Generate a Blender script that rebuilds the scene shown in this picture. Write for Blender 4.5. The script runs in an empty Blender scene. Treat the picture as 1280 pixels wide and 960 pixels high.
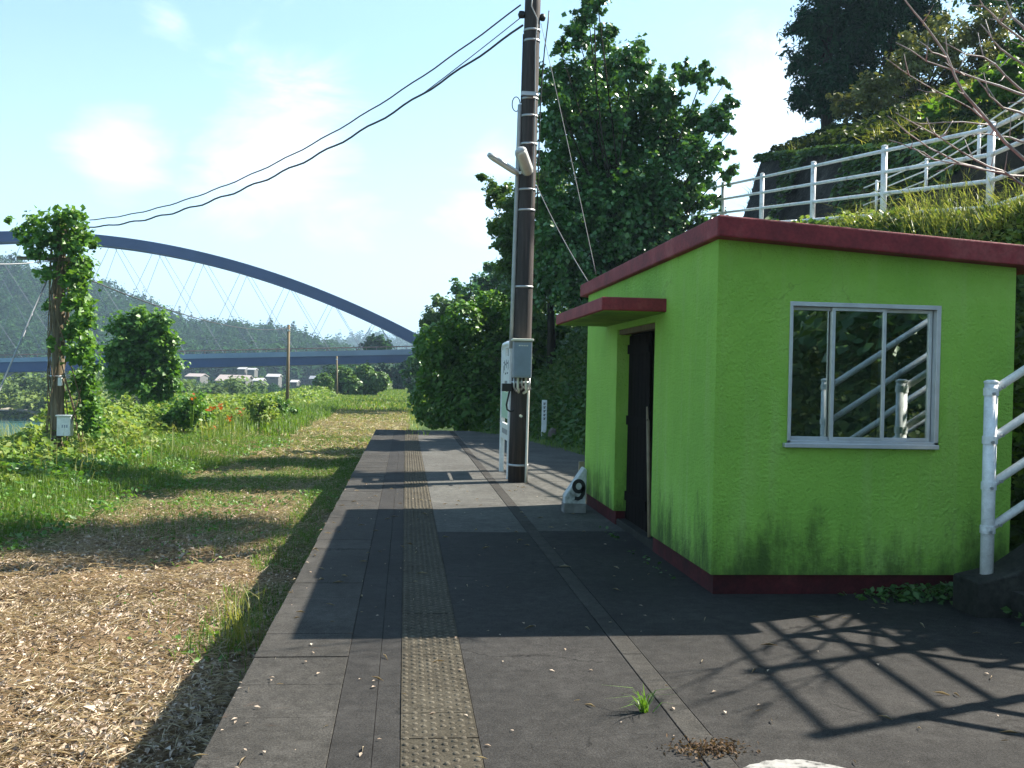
import bpy, bmesh, math, random
import numpy as np
from mathutils import Vector, Matrix, noise as mnoise
SC = bpy.context.scene
COL = SC.collection
random.seed(7)
RNG = np.random.default_rng(11)

# ------------------------------------------------------------------ camera
F = 1256.0
ROLL = 0.021
CAMP = np.array([0.0, 0.0, 1.45])
_yc = np.array([(507 - 640) / F, (480 - 468) / F, -1.0]); _yc /= np.linalg.norm(_yc)
_zc = np.array([ROLL, 1.0, 0.0]); _zc -= _yc * _zc.dot(_yc); _zc /= np.linalg.norm(_zc)
_xc = np.cross(_yc, _zc)
RM = np.array([_xc, _yc, _zc])          # rows: world axes seen in camera space

def ray(px, py):
    d = RM @ np.array([(px - 640) / F, (480 - py) / F, -1.0])
    return d / np.linalg.norm(d)
def P(px, py, Y):                       # point of the place at distance Y along the platform
    d = ray(px, py)
    return CAMP + d * (Y / d[1])
def G(px, py, z):                       # point on a level at height z
    d = ray(px, py)
    return CAMP + d * ((z - CAMP[2]) / d[2])

cam_d = bpy.data.cameras.new('camera')
cam = bpy.data.objects.new('camera', cam_d); COL.objects.link(cam)
cam_d.sensor_width = 36.0
cam_d.lens = F / 1280 * 36.0
cam_d.clip_start = 0.05; cam_d.clip_end = 20000
m4 = Matrix.Identity(4)
for i in range(3):
    for j in range(3):
        m4[i][j] = RM[i][j]
    m4[i][3] = CAMP[i]
cam.matrix_world = m4
SC.camera = cam

# ------------------------------------------------------------------ light
SUN = np.array([1.033, 0.382, 1.0]); SUN /= np.linalg.norm(SUN)
SUN_EL = math.asin(SUN[2]); SUN_AZ = math.atan2(SUN[0], SUN[1])
sl = bpy.data.lights.new('sun', 'SUN'); sl.energy = 5.0; sl.angle = math.radians(0.5); sl.color = (1.0, 0.93, 0.82)
so = bpy.data.objects.new('sun', sl); COL.objects.link(so)
so.rotation_euler = Vector(-SUN).to_track_quat('-Z', 'Y').to_euler()
so.location = (30, 15, 40)

W = bpy.data.worlds.new('World'); SC.world = W; W.use_nodes = True
def build_world():
    nt = W.node_tree; nt.nodes.clear()
    N = nt.nodes.new; L = nt.links.new
    out = N('ShaderNodeOutputWorld'); bg = N('ShaderNodeBackground'); bg.inputs[1].default_value = 0.06
    sky = N('ShaderNodeTexSky'); sky.sky_type = 'NISHITA'; sky.sun_disc = False
    sky.sun_elevation = SUN_EL; sky.sun_rotation = SUN_AZ
    sky.air_density = 1.0; sky.dust_density = 0.6; sky.ozone_density = 2.0; sky.altitude = 50
    tc = N('ShaderNodeTexCoord')
    nrm = N('ShaderNodeVectorMath'); nrm.operation = 'NORMALIZE'; L(tc.outputs['Generated'], nrm.inputs[0])
    mp = N('ShaderNodeMapping'); mp.inputs['Scale'].default_value = (1.0, 1.0, 2.6); L(nrm.outputs[0], mp.inputs[0])
    nz = N('ShaderNodeTexNoise'); nz.inputs['Scale'].default_value = 6.0; nz.inputs['Detail'].default_value = 12; nz.inputs['Roughness'].default_value = 0.64; nz.inputs['Distortion'].default_value = .5
    L(mp.outputs[0], nz.inputs['Vector'])
    # cloud banks standing at given compass bearings / elevations
    acc = None
    for (px, py, r, a) in [(350, 190, 0.13, 1.0), (150, 195, 0.085, 0.95), (280, 235, 0.09, 0.6), (620, 190, 0.06, 0.85), (205, 22, 0.05, 0.45),
                           (420, 290, 0.13, 0.65), (600, 270, 0.09, 0.7), (300, 300, 0.12, 0.5), (960, 170, 0.10, 0.95), (880, 230, 0.09, 0.8), (-150, 240, .12, .6), (1500, 60, .2, .7)]:
        d = ray(px, py)
        dp = N('ShaderNodeVectorMath'); dp.operation = 'DISTANCE'; L(nrm.outputs[0], dp.inputs[0]); dp.inputs[1].default_value = tuple(d)
        mr = N('ShaderNodeMapRange'); mr.interpolation_type = 'SMOOTHSTEP'
        mr.inputs['From Min'].default_value = r; mr.inputs['From Max'].default_value = 0.0
        mr.inputs['To Min'].default_value = 0; mr.inputs['To Max'].default_value = a
        L(dp.outputs['Value'], mr.inputs['Value'])
        if acc is None: acc = mr.outputs[0]
        else:
            ad = N('ShaderNodeMath'); ad.operation = 'MAXIMUM'; L(acc, ad.inputs[0]); L(mr.outputs[0], ad.inputs[1]); acc = ad.outputs[0]
    ad = N('ShaderNodeMath'); ad.operation = 'ADD'; L(nz.outputs[0], ad.inputs[0])
    ml = N('ShaderNodeMath'); ml.operation = 'MULTIPLY'; L(acc, ml.inputs[0]); ml.inputs[1].default_value = 0.42; L(ml.outputs[0], ad.inputs[1])
    mr = N('ShaderNodeMapRange'); mr.interpolation_type = 'SMOOTHSTEP'
    mr.inputs['From Min'].default_value = 0.56; mr.inputs['From Max'].default_value = 1.08
    L(ad.outputs[0], mr.inputs['Value'])
    # thin veil towards the horizon
    sx = N('ShaderNodeSeparateXYZ'); L(nrm.outputs[0], sx.inputs[0])
    vr = N('ShaderNodeMapRange'); vr.inputs['From Min'].default_value = 0.30; vr.inputs['From Max'].default_value = 0.0
    vr.inputs['To Min'].default_value = 0.0; vr.inputs['To Max'].default_value = 0.25; L(sx.outputs[2], vr.inputs['Value'])
    mx2 = N('ShaderNodeMath'); mx2.operation = 'MAXIMUM'; L(mr.outputs[0], mx2.inputs[0]); L(vr.outputs[0], mx2.inputs[1])
    mix = N('ShaderNodeMix'); mix.data_type = 'RGBA'; L(mx2.outputs[0], mix.inputs['Factor'])
    tn = N('ShaderNodeVectorMath'); tn.operation = 'MULTIPLY'; L(sky.outputs[0], tn.inputs[0]); tn.inputs[1].default_value = (0.92, 1.08, 1.0); L(tn.outputs[0], mix.inputs['A']); mix.inputs['B'].default_value = (7.6, 7.9, 8.2, 1)
    L(mix.outputs['Result'], bg.inputs[0]); L(bg.outputs[0], out.inputs[0])
build_world()
SC.view_settings.view_transform = 'Standard'; SC.view_settings.look = 'None'
SC.view_settings.gamma = 1.0; SC.view_settings.use_curve_mapping = False
SC.view_settings.exposure = 1.95
SC.cycles.use_denoising = True
SC.cycles.max_bounces = 8; SC.cycles.diffuse_bounces = 2; SC.cycles.glossy_bounces = 3
SC.cycles.transparent_max_bounces = 12; SC.cycles.transmission_bounces = 3; SC.cycles.volume_bounces = 0
SC.cycles.caustics_reflective = False; SC.cycles.caustics_refractive = False
SC.cycles.sample_clamp_indirect = 6.0

# ------------------------------------------------------------------ materials
def nodes(name):
    m = bpy.data.materials.new(name); m.use_nodes = True
    nt = m.node_tree
    b = nt.nodes['Principled BSDF']
    return m, nt, b, nt.nodes.new, nt.links.new
def ramp(N, stops):
    r = N('ShaderNodeValToRGB'); e = r.color_ramp.elements
    while len(e) < len(stops): e.new(0.5)
    for i, (p, c) in enumerate(stops):
        e[i].position = p; e[i].color = (*c, 1)
    return r
def noise(N, L, vec, scale, detail=5, rough=0.55):
    n = N('ShaderNodeTexNoise'); n.inputs['Scale'].default_value = scale; n.inputs['Detail'].default_value = detail
    n.inputs['Roughness'].default_value = rough
    if vec is not None: L(vec, n.inputs['Vector'])
    return n
def surf(name, stops, scale=3.0, rough=0.75, bump=0.0, bscale=40.0, spec=0.3, metal=0.0, fine=None, stretch=None, bdist=0.01):
    """mottled surface: noise ramp, optional fine speckle (scale, amount), optional bump"""
    m, nt, b, N, L = nodes(name)
    tc = N('ShaderNodeTexCoord'); v = tc.outputs['Object']
    if stretch:
        mp = N('ShaderNodeMapping'); mp.inputs['Scale'].default_value = stretch; L(v, mp.inputs[0]); v = mp.outputs[0]
    n = noise(N, L, v, scale, 7, 0.6)
    r = ramp(N, stops); L(n.outputs[0], r.inputs[0])
    c = r.outputs[0]
    if fine:
        n2 = noise(N, L, v, fine[0], 3, 0.7)
        mr = N('ShaderNodeMapRange'); mr.inputs['From Min'].default_value = .3; mr.inputs['From Max'].default_value = .7
        mr.inputs['To Min'].default_value = 1 - fine[1]; mr.inputs['To Max'].default_value = 1 + fine[1]; L(n2.outputs[0], mr.inputs['Value'])
        mx = N('ShaderNodeVectorMath'); mx.operation = 'SCALE'; L(c, mx.inputs[0]); L(mr.outputs[0], mx.inputs['Scale']); c = mx.outputs[0]
    L(c, b.inputs['Base Color'])
    b.inputs['Roughness'].default_value = rough; b.inputs['Metallic'].default_value = metal
    b.inputs['Specular IOR Level'].default_value = spec
    if bump:
        n3 = noise(N, L, v, bscale, 5, 0.65)
        bp = N('ShaderNodeBump'); bp.inputs['Strength'].default_value = bump; bp.inputs['Distance'].default_value = bdist
        L(n3.outputs[0], bp.inputs['Height']); L(bp.outputs[0], b.inputs['Normal'])
    return m
def leafmat(name, cols, rough=0.45, transl=0.4, spec=0.4, patch=0.35, tint=(1.25, 1.2, 0.55)):
    """foliage: every leaf its own tone, clumps of tone, light shining through"""
    m, nt, b, N, L = nodes(name)
    g = N('ShaderNodeNewGeometry'); tc = N('ShaderNodeTexCoord')
    n = noise(N, L, tc.outputs['Object'], 0.9, 3, 0.5)
    a = N('ShaderNodeMath'); a.operation = 'MULTIPLY_ADD'; L(n.outputs[0], a.inputs[0]); a.inputs[1].default_value = patch * 2
    sb = N('ShaderNodeMath'); sb.operation = 'MULTIPLY'; L(g.outputs['Random Per Island'], sb.inputs[0]); sb.inputs[1].default_value = 1 - patch
    s2 = N('ShaderNodeMath'); s2.operation = 'SUBTRACT'; L(sb.outputs[0], s2.inputs[0]); s2.inputs[1].default_value = patch * .5
    L(s2.outputs[0], a.inputs[2])
    k = len(cols)
    r = ramp(N, [(i / max(1, k - 1), c) for i, c in enumerate(cols)]); L(a.outputs[0], r.inputs[0])
    L(r.outputs[0], b.inputs['Base Color']); b.inputs['Roughness'].default_value = rough
    b.inputs['Specular IOR Level'].default_value = spec
    tr = N('ShaderNodeBsdfTranslucent')
    tm = N('ShaderNodeVectorMath'); tm.operation = 'MULTIPLY'; L(r.outputs[0], tm.inputs[0]); tm.inputs[1].default_value = tint
    L(tm.outputs[0], tr.inputs[0])
    ms = N('ShaderNodeMixShader'); ms.inputs[0].default_value = transl
    L(b.outputs[0], ms.inputs[1]); L(tr.outputs[0], ms.inputs[2])
    L(ms.outputs[0], nt.nodes['Material Output'].inputs[0])
    return m
def plain(name, col, rough=0.5, metal=0.0, spec=0.4, var=0.12, scale=8.0):
    c0 = tuple(x * (1 - var) for x in col); c1 = tuple(min(1, x * (1 + var)) for x in col)
    return surf(name, [(0.3, c0), (0.7, c1)], scale, rough, 0.0, 40, spec, metal)

# ------------------------------------------------------------------ mesh builder
ORIG = {}
def tag(o, label=None, cat=None, group=None, kind=None):
    if label: o['label'] = label
    if cat: o['category'] = cat
    if group: o['group'] = group
    if kind: o['kind'] = kind
    return o
def thing(name, label, cat, loc=(0, 0, 0), group=None):
    o = bpy.data.objects.new(name, None); COL.objects.link(o)
    o.empty_display_size = 0.2
    o.location = tuple(float(v) for v in loc); ORIG[o.name] = np.array(loc, float)
    return tag(o, label, cat, group)
def link_mesh(name, me, mat, parent=None, origin=None):
    o = bpy.data.objects.new(name, me); COL.objects.link(o)
    if mat is not None and len(me.materials) == 0: me.materials.append(mat)
    if parent is not None:
        o.parent = parent
        ORIG[o.name] = ORIG[parent.name] if origin is None else np.array(origin, float)
        if origin is not None: o.location = tuple(np.array(origin, float) - ORIG[parent.name])
    else:
        ORIG[o.name] = np.zeros(3) if origin is None else np.array(origin, float)
        if origin is not None: o.location = tuple(float(v) for v in origin)
    return o
class MB:
    def __init__(s): s.v = []; s.f = []
    def add(s, vs, fs):
        k = len(s.v); s.v.extend([tuple(float(c) for c in p) for p in vs]); s.f.extend([tuple(i + k for i in f) for f in fs]); return s
    def hexa(s, p):   # 4 bottom (ccw), 4 top
        return s.add(p, [(3, 2, 1, 0), (4, 5, 6, 7), (0, 1, 5, 4), (1, 2, 6, 5), (2, 3, 7, 6), (3, 0, 4, 7)])
    def box(s, a, b):
        (x0, y0, z0), (x1, y1, z1) = a, b
        return s.hexa([(x0, y0, z0), (x1, y0, z0), (x1, y1, z0), (x0, y1, z0), (x0, y0, z1), (x1, y0, z1), (x1, y1, z1), (x0, y1, z1)])
    def obox(s, c, ax, ay, az):   # centre + half axes
        c, ax, ay, az = map(lambda t: np.array(t, float), (c, ax, ay, az))
        q = [(-1, -1), (1, -1), (1, 1), (-1, 1)]
        return s.hexa([c + ax * i + ay * j - az for i, j in q] + [c + ax * i + ay * j + az for i, j in q])
    def tube(s, pts, r, seg=8, cap=True):
        pts = [np.array(p, float) for p in pts]; n = len(pts)
        rs = r if hasattr(r, '__len__') else [r] * n
        t0 = pts[1] - pts[0]; t0 = t0 / np.linalg.norm(t0)
        up = np.array([0, 0, 1.0]) if abs(t0[2]) < 0.9 else np.array([0, 1.0, 0])
        u = np.cross(t0, up); u /= np.linalg.norm(u)
        vs = []; fs = []
        for i in range(n):
            t = pts[min(i + 1, n - 1)] - pts[max(i - 1, 0)]; t = t / (np.linalg.norm(t) + 1e-9)
            u = u - t * u.dot(t); u /= (np.linalg.norm(u) + 1e-9); w = np.cross(t, u)
            for k in range(seg):
                a = 2 * math.pi * k / seg
                vs.append(pts[i] + rs[i] * (math.cos(a) * u + math.sin(a) * w))
        for i in range(n - 1):
            for k in range(seg):
                a, b = i * seg + k, i * seg + (k + 1) % seg
                fs.append((a, b, b + seg, a + seg))
        if cap:
            fs.append(tuple(range(seg - 1, -1, -1))); fs.append(tuple((n - 1) * seg + k for k in range(seg)))
        return s.add(vs, fs)
    def prism(s, poly, axis, a, b):   # poly 2d in the other two axes
        n = len(poly)
        def mk(q, t):
            return {'x': (t, q[0], q[1]), 'y': (q[0], t, q[1]), 'z': (q[0], q[1], t)}[axis]
        vs = [mk(q, a) for q in poly] + [mk(q, b) for q in poly]
        fs = [tuple(range(n - 1, -1, -1)), tuple(range(n, 2 * n))] + [(i, (i + 1) % n, (i + 1) % n + n, i + n) for i in range(n)]
        return s.add(vs, fs)
    def build(s, name, mat, parent=None, bevel=0, smooth=False, origin=None, seg=2):
        og = (ORIG[parent.name] if parent is not None else np.zeros(3)) if origin is None else np.array(origin, float)
        me = bpy.data.meshes.new(name)
        me.from_pydata([tuple(np.array(p) - og) for p in s.v], [], s.f)
        bm = bmesh.new(); bm.from_mesh(me); bmesh.ops.recalc_face_normals(bm, faces=bm.faces); bm.to_mesh(me); bm.free()
        o = link_mesh(name, me, mat, parent, origin)
        if bevel:
            b = o.modifiers.new('bevel', 'BEVEL'); b.width = bevel; b.segments = seg; b.limit_method = 'ANGLE'
        if smooth:
            me.shade_smooth() if hasattr(me, 'shade_smooth') else None
        return o
def np_mesh(name, V, quads=None, tris=None, smooth=False):
    """fast mesh from numpy arrays"""
    me = bpy.data.meshes.new(name)
    V = np.asarray(V, np.float32); me.vertices.add(len(V)); me.vertices.foreach_set('co', V.ravel())
    parts = []; tot = []
    if quads is not None and len(quads): parts.append(np.asarray(quads, np.int32).ravel()); tot.append(np.full(len(quads), 4, np.int32))
    if tris is not None and len(tris): parts.append(np.asarray(tris, np.int32).ravel()); tot.append(np.full(len(tris), 3, np.int32))
    idx = np.concatenate(parts); tt = np.concatenate(tot); st = np.concatenate([[0], np.cumsum(tt)[:-1]]).astype(np.int32)
    me.loops.add(len(idx)); me.loops.foreach_set('vertex_index', idx)
    me.polygons.add(len(tt)); me.polygons.foreach_set('loop_start', st); me.polygons.foreach_set('loop_total', tt)
    if smooth: me.polygons.foreach_set('use_smooth', np.ones(len(tt), bool))
    me.update(calc_edges=True)
    return me
def unit(a): return a / (np.linalg.norm(a, axis=-1, keepdims=True) + 1e-9)
def leaf_mesh(name, C, size, up=0.35, droop=0.0, aspect=0.75, jit=0.4, fold=0.25, N0=None):
    """one folded four-cornered leaf at every point of C"""
    n = len(C)
    nr = RNG.normal(size=(n, 3)); nr = unit(nr); nr[:, 2] = np.abs(nr[:, 2]); nr = unit(nr + np.array([0, 0, up]))
    if N0 is not None: nr = unit(nr + N0)
    t = unit(np.cross(nr, RNG.normal(size=(n, 3)))); t[:, 2] -= droop; t = unit(t)
    b = unit(np.cross(nr, t))
    s = (size * (1 + jit * (RNG.random(n) * 2 - 1)))[:, None]
    V = np.empty((n, 4, 3))
    V[:, 0] = C - t * s * .5
    V[:, 1] = C + b * s * .5 * aspect + nr * s * fold * .4
    V[:, 2] = C + t * s * .55 - nr * s * fold * .3
    V[:, 3] = C - b * s * .5 * aspect + nr * s * fold * .4
    q = np.arange(n * 4).reshape(n, 4)
    return np_mesh(name, V.reshape(-1, 3), tris=np.concatenate([q[:, [0, 1, 2]], q[:, [0, 2, 3]]]))
def blade_mesh(name, B, h, w, lean=0.5, jit=0.4):
    """a bent tapering grass blade at every point of B"""
    n = len(B); a = RNG.random(n) * 2 * np.pi
    d = np.stack([np.cos(a), np.sin(a), np.zeros(n)], 1); sd = np.stack([-np.sin(a + .6), np.cos(a + .6), np.zeros(n)], 1)
    hh = (h * (1 + jit * (RNG.random(n) * 2 - 1)))[:, None]; ww = (w * (1 + .3 * (RNG.random(n) * 2 - 1)))[:, None]
    ln = (lean * RNG.random(n))[:, None]; z = np.array([0, 0, 1.0])
    V = np.empty((n, 5, 3))
    V[:, 0] = B - sd * ww * .5; V[:, 1] = B + sd * ww * .5
    mid = B + z * hh * .6 + d * hh * ln * .35
    V[:, 2] = mid - sd * ww * .4; V[:, 3] = mid + sd * ww * .4
    V[:, 4] = B + z * hh * (1 - .35 * ln) + d * hh * ln * 1.1
    k = np.arange(n)[:, None] * 5
    return np_mesh(name, V.reshape(-1, 3), quads=np.concatenate([k, k + 1, k + 3, k + 2], 1), tris=np.concatenate([k + 2, k + 3, k + 4], 1))
def fbm(x, y, s=1.0, seed=0.0, oct=4):
    """cheap vectorised value noise"""
    def vn(x, y):
        xi = np.floor(x); yi = np.floor(y); xf = x - xi; yf = y - yi
        def hsh(i, j): 
            t = np.sin(i * 127.1 + j * 311.7 + seed * 74.7) * 43758.5453
            return t - np.floor(t)
        u = xf * xf * (3 - 2 * xf); v = yf * yf * (3 - 2 * yf)
        return (hsh(xi, yi) * (1 - u) + hsh(xi + 1, yi) * u) * (1 - v) + (hsh(xi, yi + 1) * (1 - u) + hsh(xi + 1, yi + 1) * u) * v
    o = 0; a = 1.0; t = 0
    for k in range(oct):
        o = o + a * vn(np.asarray(x, float) * s, np.asarray(y, float) * s); t += a; a *= .5; s *= 2.03
    return o / t
def sstep(a, b, x):
    t = np.clip((np.asarray(x, float) - a) / (b - a), 0, 1); return t * t * (3 - 2 * t)
# ================================================================== SETTING
def interp(y, pts):
    return np.interp(y, [p[0] for p in pts], [p[1] for p in pts])
def road_x(Y): return interp(Y, [(5, 6.36), (6.5, 6.44), (9, 6.6), (11.2, 6.80), (14, 6.86), (22.4, 7.14), (30, 7.4), (60, 8.4)])
def road_z(Y): return 3.32 + 0.128 * np.clip(np.asarray(Y, float) - 11, 0, 19)
def wall_x(Y): return road_x(Y) + 1.6
def wall_h(Y): return interp(Y, [(5, 1.2), (14, 1.35), (22, 2.0), (28, 2.3)])
TOE = [(-40, 4.45), (12, 4.45), (14, 4.2), (19, 3.4), (24.6, 2.6), (26.3, 1.7), (30, 0.9), (60, 0.5), (110, 1.6), (160, 3.5), (300, 30), (3000, 400)]
def height(X, Y):
    X = np.asarray(X, float); Y = np.asarray(Y, float)
    fall = sstep(-9.0, -24, X)
    z = -0.83 - 6.3 * fall * (1 - sstep(146, 158, Y)) - 2.4 * fall * sstep(146, 158, Y) - 0.9 * sstep(158, 240, Y) * fall
    z = z + 0.10 * (fbm(X, Y, 0.35, 3) - .5) * sstep(0, 6, -X)
    z = z + 0.15 * (fbm(X, Y, 1.6, 5) - .5) * sstep(-0.9, -1.4, X) * sstep(60, 40, Y)
    z = z + 0.30 * sstep(-4.2, -6.5, X) * (1 - fall) * sstep(70, 40, Y)
    # under the platform and the forecourt
    on = sstep(26.6, 26.3, Y)
    z = np.where(X > -0.4, z * (1 - on) + on * (-0.83 + 0.78 * sstep(-0.3, 0.1, X)), z)
    xt = interp(Y, TOE); xr = road_x(Y); zr = road_z(Y); xw = wall_x(Y); hw = wall_h(Y)
    base = -0.05 * on - 0.83 * (1 - on)
    # embankment up to the upper road, wall, hillside
    t = np.clip((X - xt) / np.maximum(xr - xt, .5), 0, 1)
    e = base + (zr - base) * (0.45 * t + 0.55 * sstep(0, 1, t))
    e = e + np.where(X > xw + .45, np.clip((X - xw - .45) / .65, 0, 1) * (hw - .06), 0)
    e = e + np.clip(X - xw - 1.1, 0, 9) * 0.40 + np.clip(X - xw - 10, 0, 40) * .25
    e = e + (0.5 * (fbm(X, Y, .5, 9) - .5)) * sstep(xw + 1.2, xw + 3, X)
    f = base + np.clip((X - xt), 0, 13) * 0.5 + np.clip(X - xt - 13, 0, 60) * .12
    k = sstep(27.3, 31, Y)
    r = e * (1 - k) + f * k
    # beside the steps
    s = -0.05 + np.clip(0.6 * (X - 4.0), 0, 3.3) + np.clip(X - 10.6, 0, 12) * .7
    q = sstep(6.0, 6.3, Y)
    r = s * (1 - q) + r * q
    return np.where(X > xt, np.maximum(r, z), z)

def axis_pts(segs):
    o = []
    for a, b, d in segs:
        n = max(1, int(round((b - a) / d))); o += [a + (b - a) * i / n for i in range(n)]
    return o
xs = [-6000, -3500, -2000, -1200, -800, -550, -400, -300, -230, -180] + axis_pts([(-140, -40, 6), (-40, -12, 1.5), (-12, -7, .35), (-7, -.7, .11), (-.7, .3, .1), (.3, 4, .4), (4, 13, .16), (13, 40, 1.2), (40, 120, 8)]) + [120, 180, 260, 400, 700, 1200, 2200, 4000, 6000]
ys = [-400, -200, -100, -60] + axis_pts([(-40, 0, 1.5), (0, 3, .4), (3, 16, .12), (16, 34, .28), (34, 80, 1.2), (80, 180, 2.5), (180, 400, 15)]) + [400, 500, 700, 1000, 1600, 2600, 4500, 7000]
GX, GY = np.meshgrid(xs, ys); GZ = height(GX, GY)
nx, ny = len(xs), len(ys)
idx = np.arange(nx * ny).reshape(ny, nx)
gq = np.stack([idx[:-1, :-1], idx[:-1, 1:], idx[1:, 1:], idx[1:, :-1]], -1).reshape(-1, 4)
def ground_mat():
    m, nt, b, N, L = nodes('ground_soil')
    tc = N('ShaderNodeTexCoord'); v = tc.outputs['Object']
    sx = N('ShaderNodeSeparateXYZ'); L(v, sx.inputs[0])
    n1 = noise(N, L, v, 9, 8, .7); n2 = noise(N, L, v, .35, 5, .6); n3 = noise(N, L, v, 2.2, 6, .6)
    lit = ramp(N, [(.3, (0.0680, 0.0442, 0.0238)), (.5, (0.1496, 0.1020, 0.0578)), (.7, (0.2448, 0.1836, 0.1156))]); L(n1.outputs[0], lit.inputs[0])
    grn = ramp(N, [(.3, (.028, .05, .014)), (.5, (.06, .10, .024)), (.72, (.13, .16, .045))]); L(n3.outputs[0], grn.inputs[0])
    # trodden trackbed: between the grass verge and the platform, greener further on
    def mr(val, a, b_, lo=0, hi=1):
        k = N('ShaderNodeMapRange'); k.interpolation_type = 'SMOOTHSTEP'
        k.inputs['From Min'].default_value = a; k.inputs['From Max'].default_value = b_
        k.inputs['To Min'].default_value = lo; k.inputs['To Max'].default_value = hi; L(val, k.inputs['Value']); return k.outputs[0]
    def op(o, a, b_):
        k = N('ShaderNodeMath'); k.operation = o
        for i, t in enumerate((a, b_)):
            if isinstance(t, (int, float)): k.inputs[i].default_value = t
            else: L(t, k.inputs[i])
        return k.outputs[0]
    xj = op('ADD', sx.outputs[0], op('MULTIPLY', op('SUBTRACT', n2.outputs[0], .5), 2.5))
    mk = op('MULTIPLY', mr(xj, -5.2, -4.2), mr(sx.outputs[0], .2, -.1))
    yj = op('ADD', sx.outputs[1], op('MULTIPLY', op('SUBTRACT', n3.outputs[0], .5), 26))
    mk = op('MULTIPLY', mk, mr(yj, 27, 11, .12, 1))
    mx = N('ShaderNodeMix'); mx.data_type = 'RGBA'; L(mk, mx.inputs['Factor']); L(grn.outputs[0], mx.inputs['A']); L(lit.outputs[0], mx.inputs['B'])
    L(mx.outputs['Result'], b.inputs['Base Color']); b.inputs['Roughness'].default_value = .95; b.inputs['Specular IOR Level'].default_value = .1
    bp = N('ShaderNodeBump'); bp.inputs['Strength'].default_value = .7; bp.inputs['Distance'].default_value = .04; L(n1.outputs[0], bp.inputs['Height']); L(bp.outputs[0], b.inputs['Normal'])
    return m
ground = link_mesh('ground', np_mesh('ground', np.stack([GX, GY, GZ], -1).reshape(-1, 3), quads=gq, smooth=True), ground_mat())
tag(ground, kind='structure')

# river
m, nt, b, N, L = nodes('river_water')
b.inputs['Base Color'].default_value = (.05, .16, .17, 1); b.inputs['Roughness'].default_value = .08; b.inputs['IOR'].default_value = 1.33
tc = N('ShaderNodeTexCoord'); n = noise(N, L, tc.outputs['Object'], 1.2, 4, .6); bp = N('ShaderNodeBump'); bp.inputs['Strength'].default_value = .25; bp.inputs['Distance'].default_value = .15
L(n.outputs[0], bp.inputs['Height']); L(bp.outputs[0], b.inputs['Normal'])
tag(MB().add([(-900, -60, -6), (-12, -60, -6), (-12, 157, -6), (-900, 157, -6)], [(0, 1, 2, 3)]).build('river', m), kind='structure')
# pale gravel shore on the far bank
M_GRAVEL = surf('shore_gravel', [(.3, (.22, .2, .16)), (.7, (.42, .38, .31))], 2.0, .95)
sv = []; sf = []
for i, x in enumerate(np.linspace(-300, -22, 60)):
    a = 151.0 + 1.2 * math.sin(x * .3) ; wd = 1.6 + 1.0 * math.sin(x * .17 + 1)
    for k, y in enumerate((a, a + wd * .5, a + wd)):
        sv.append((x, y, float(height(x, y)) + .12))
    if i:
        for k in range(2): sf.append((3 * i - 3 + k, 3 * i + k, 3 * i + k + 1, 3 * i - 2 + k))
tag(MB().add(sv, sf).build('shore', M_GRAVEL), kind='structure')

# upper road strip
M_ROAD = surf('road_asphalt', [(.3, (.07, .07, .068)), (.7, (.12, .115, .11))], 3, .9, .3, 200)
rv = []; rf = []
yy = np.arange(6.4, 29.1, .4)
for i, y in enumerate(yy):
    for x in (float(road_x(y)) + .12, float(wall_x(y)) + .05):
        rv.append((x, y, float(road_z(y)) + .03))
    if i: rf.append((2 * i - 2, 2 * i - 1, 2 * i + 1, 2 * i))
tag(MB().add(rv, rf).build('road', M_ROAD), kind='structure')

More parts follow.
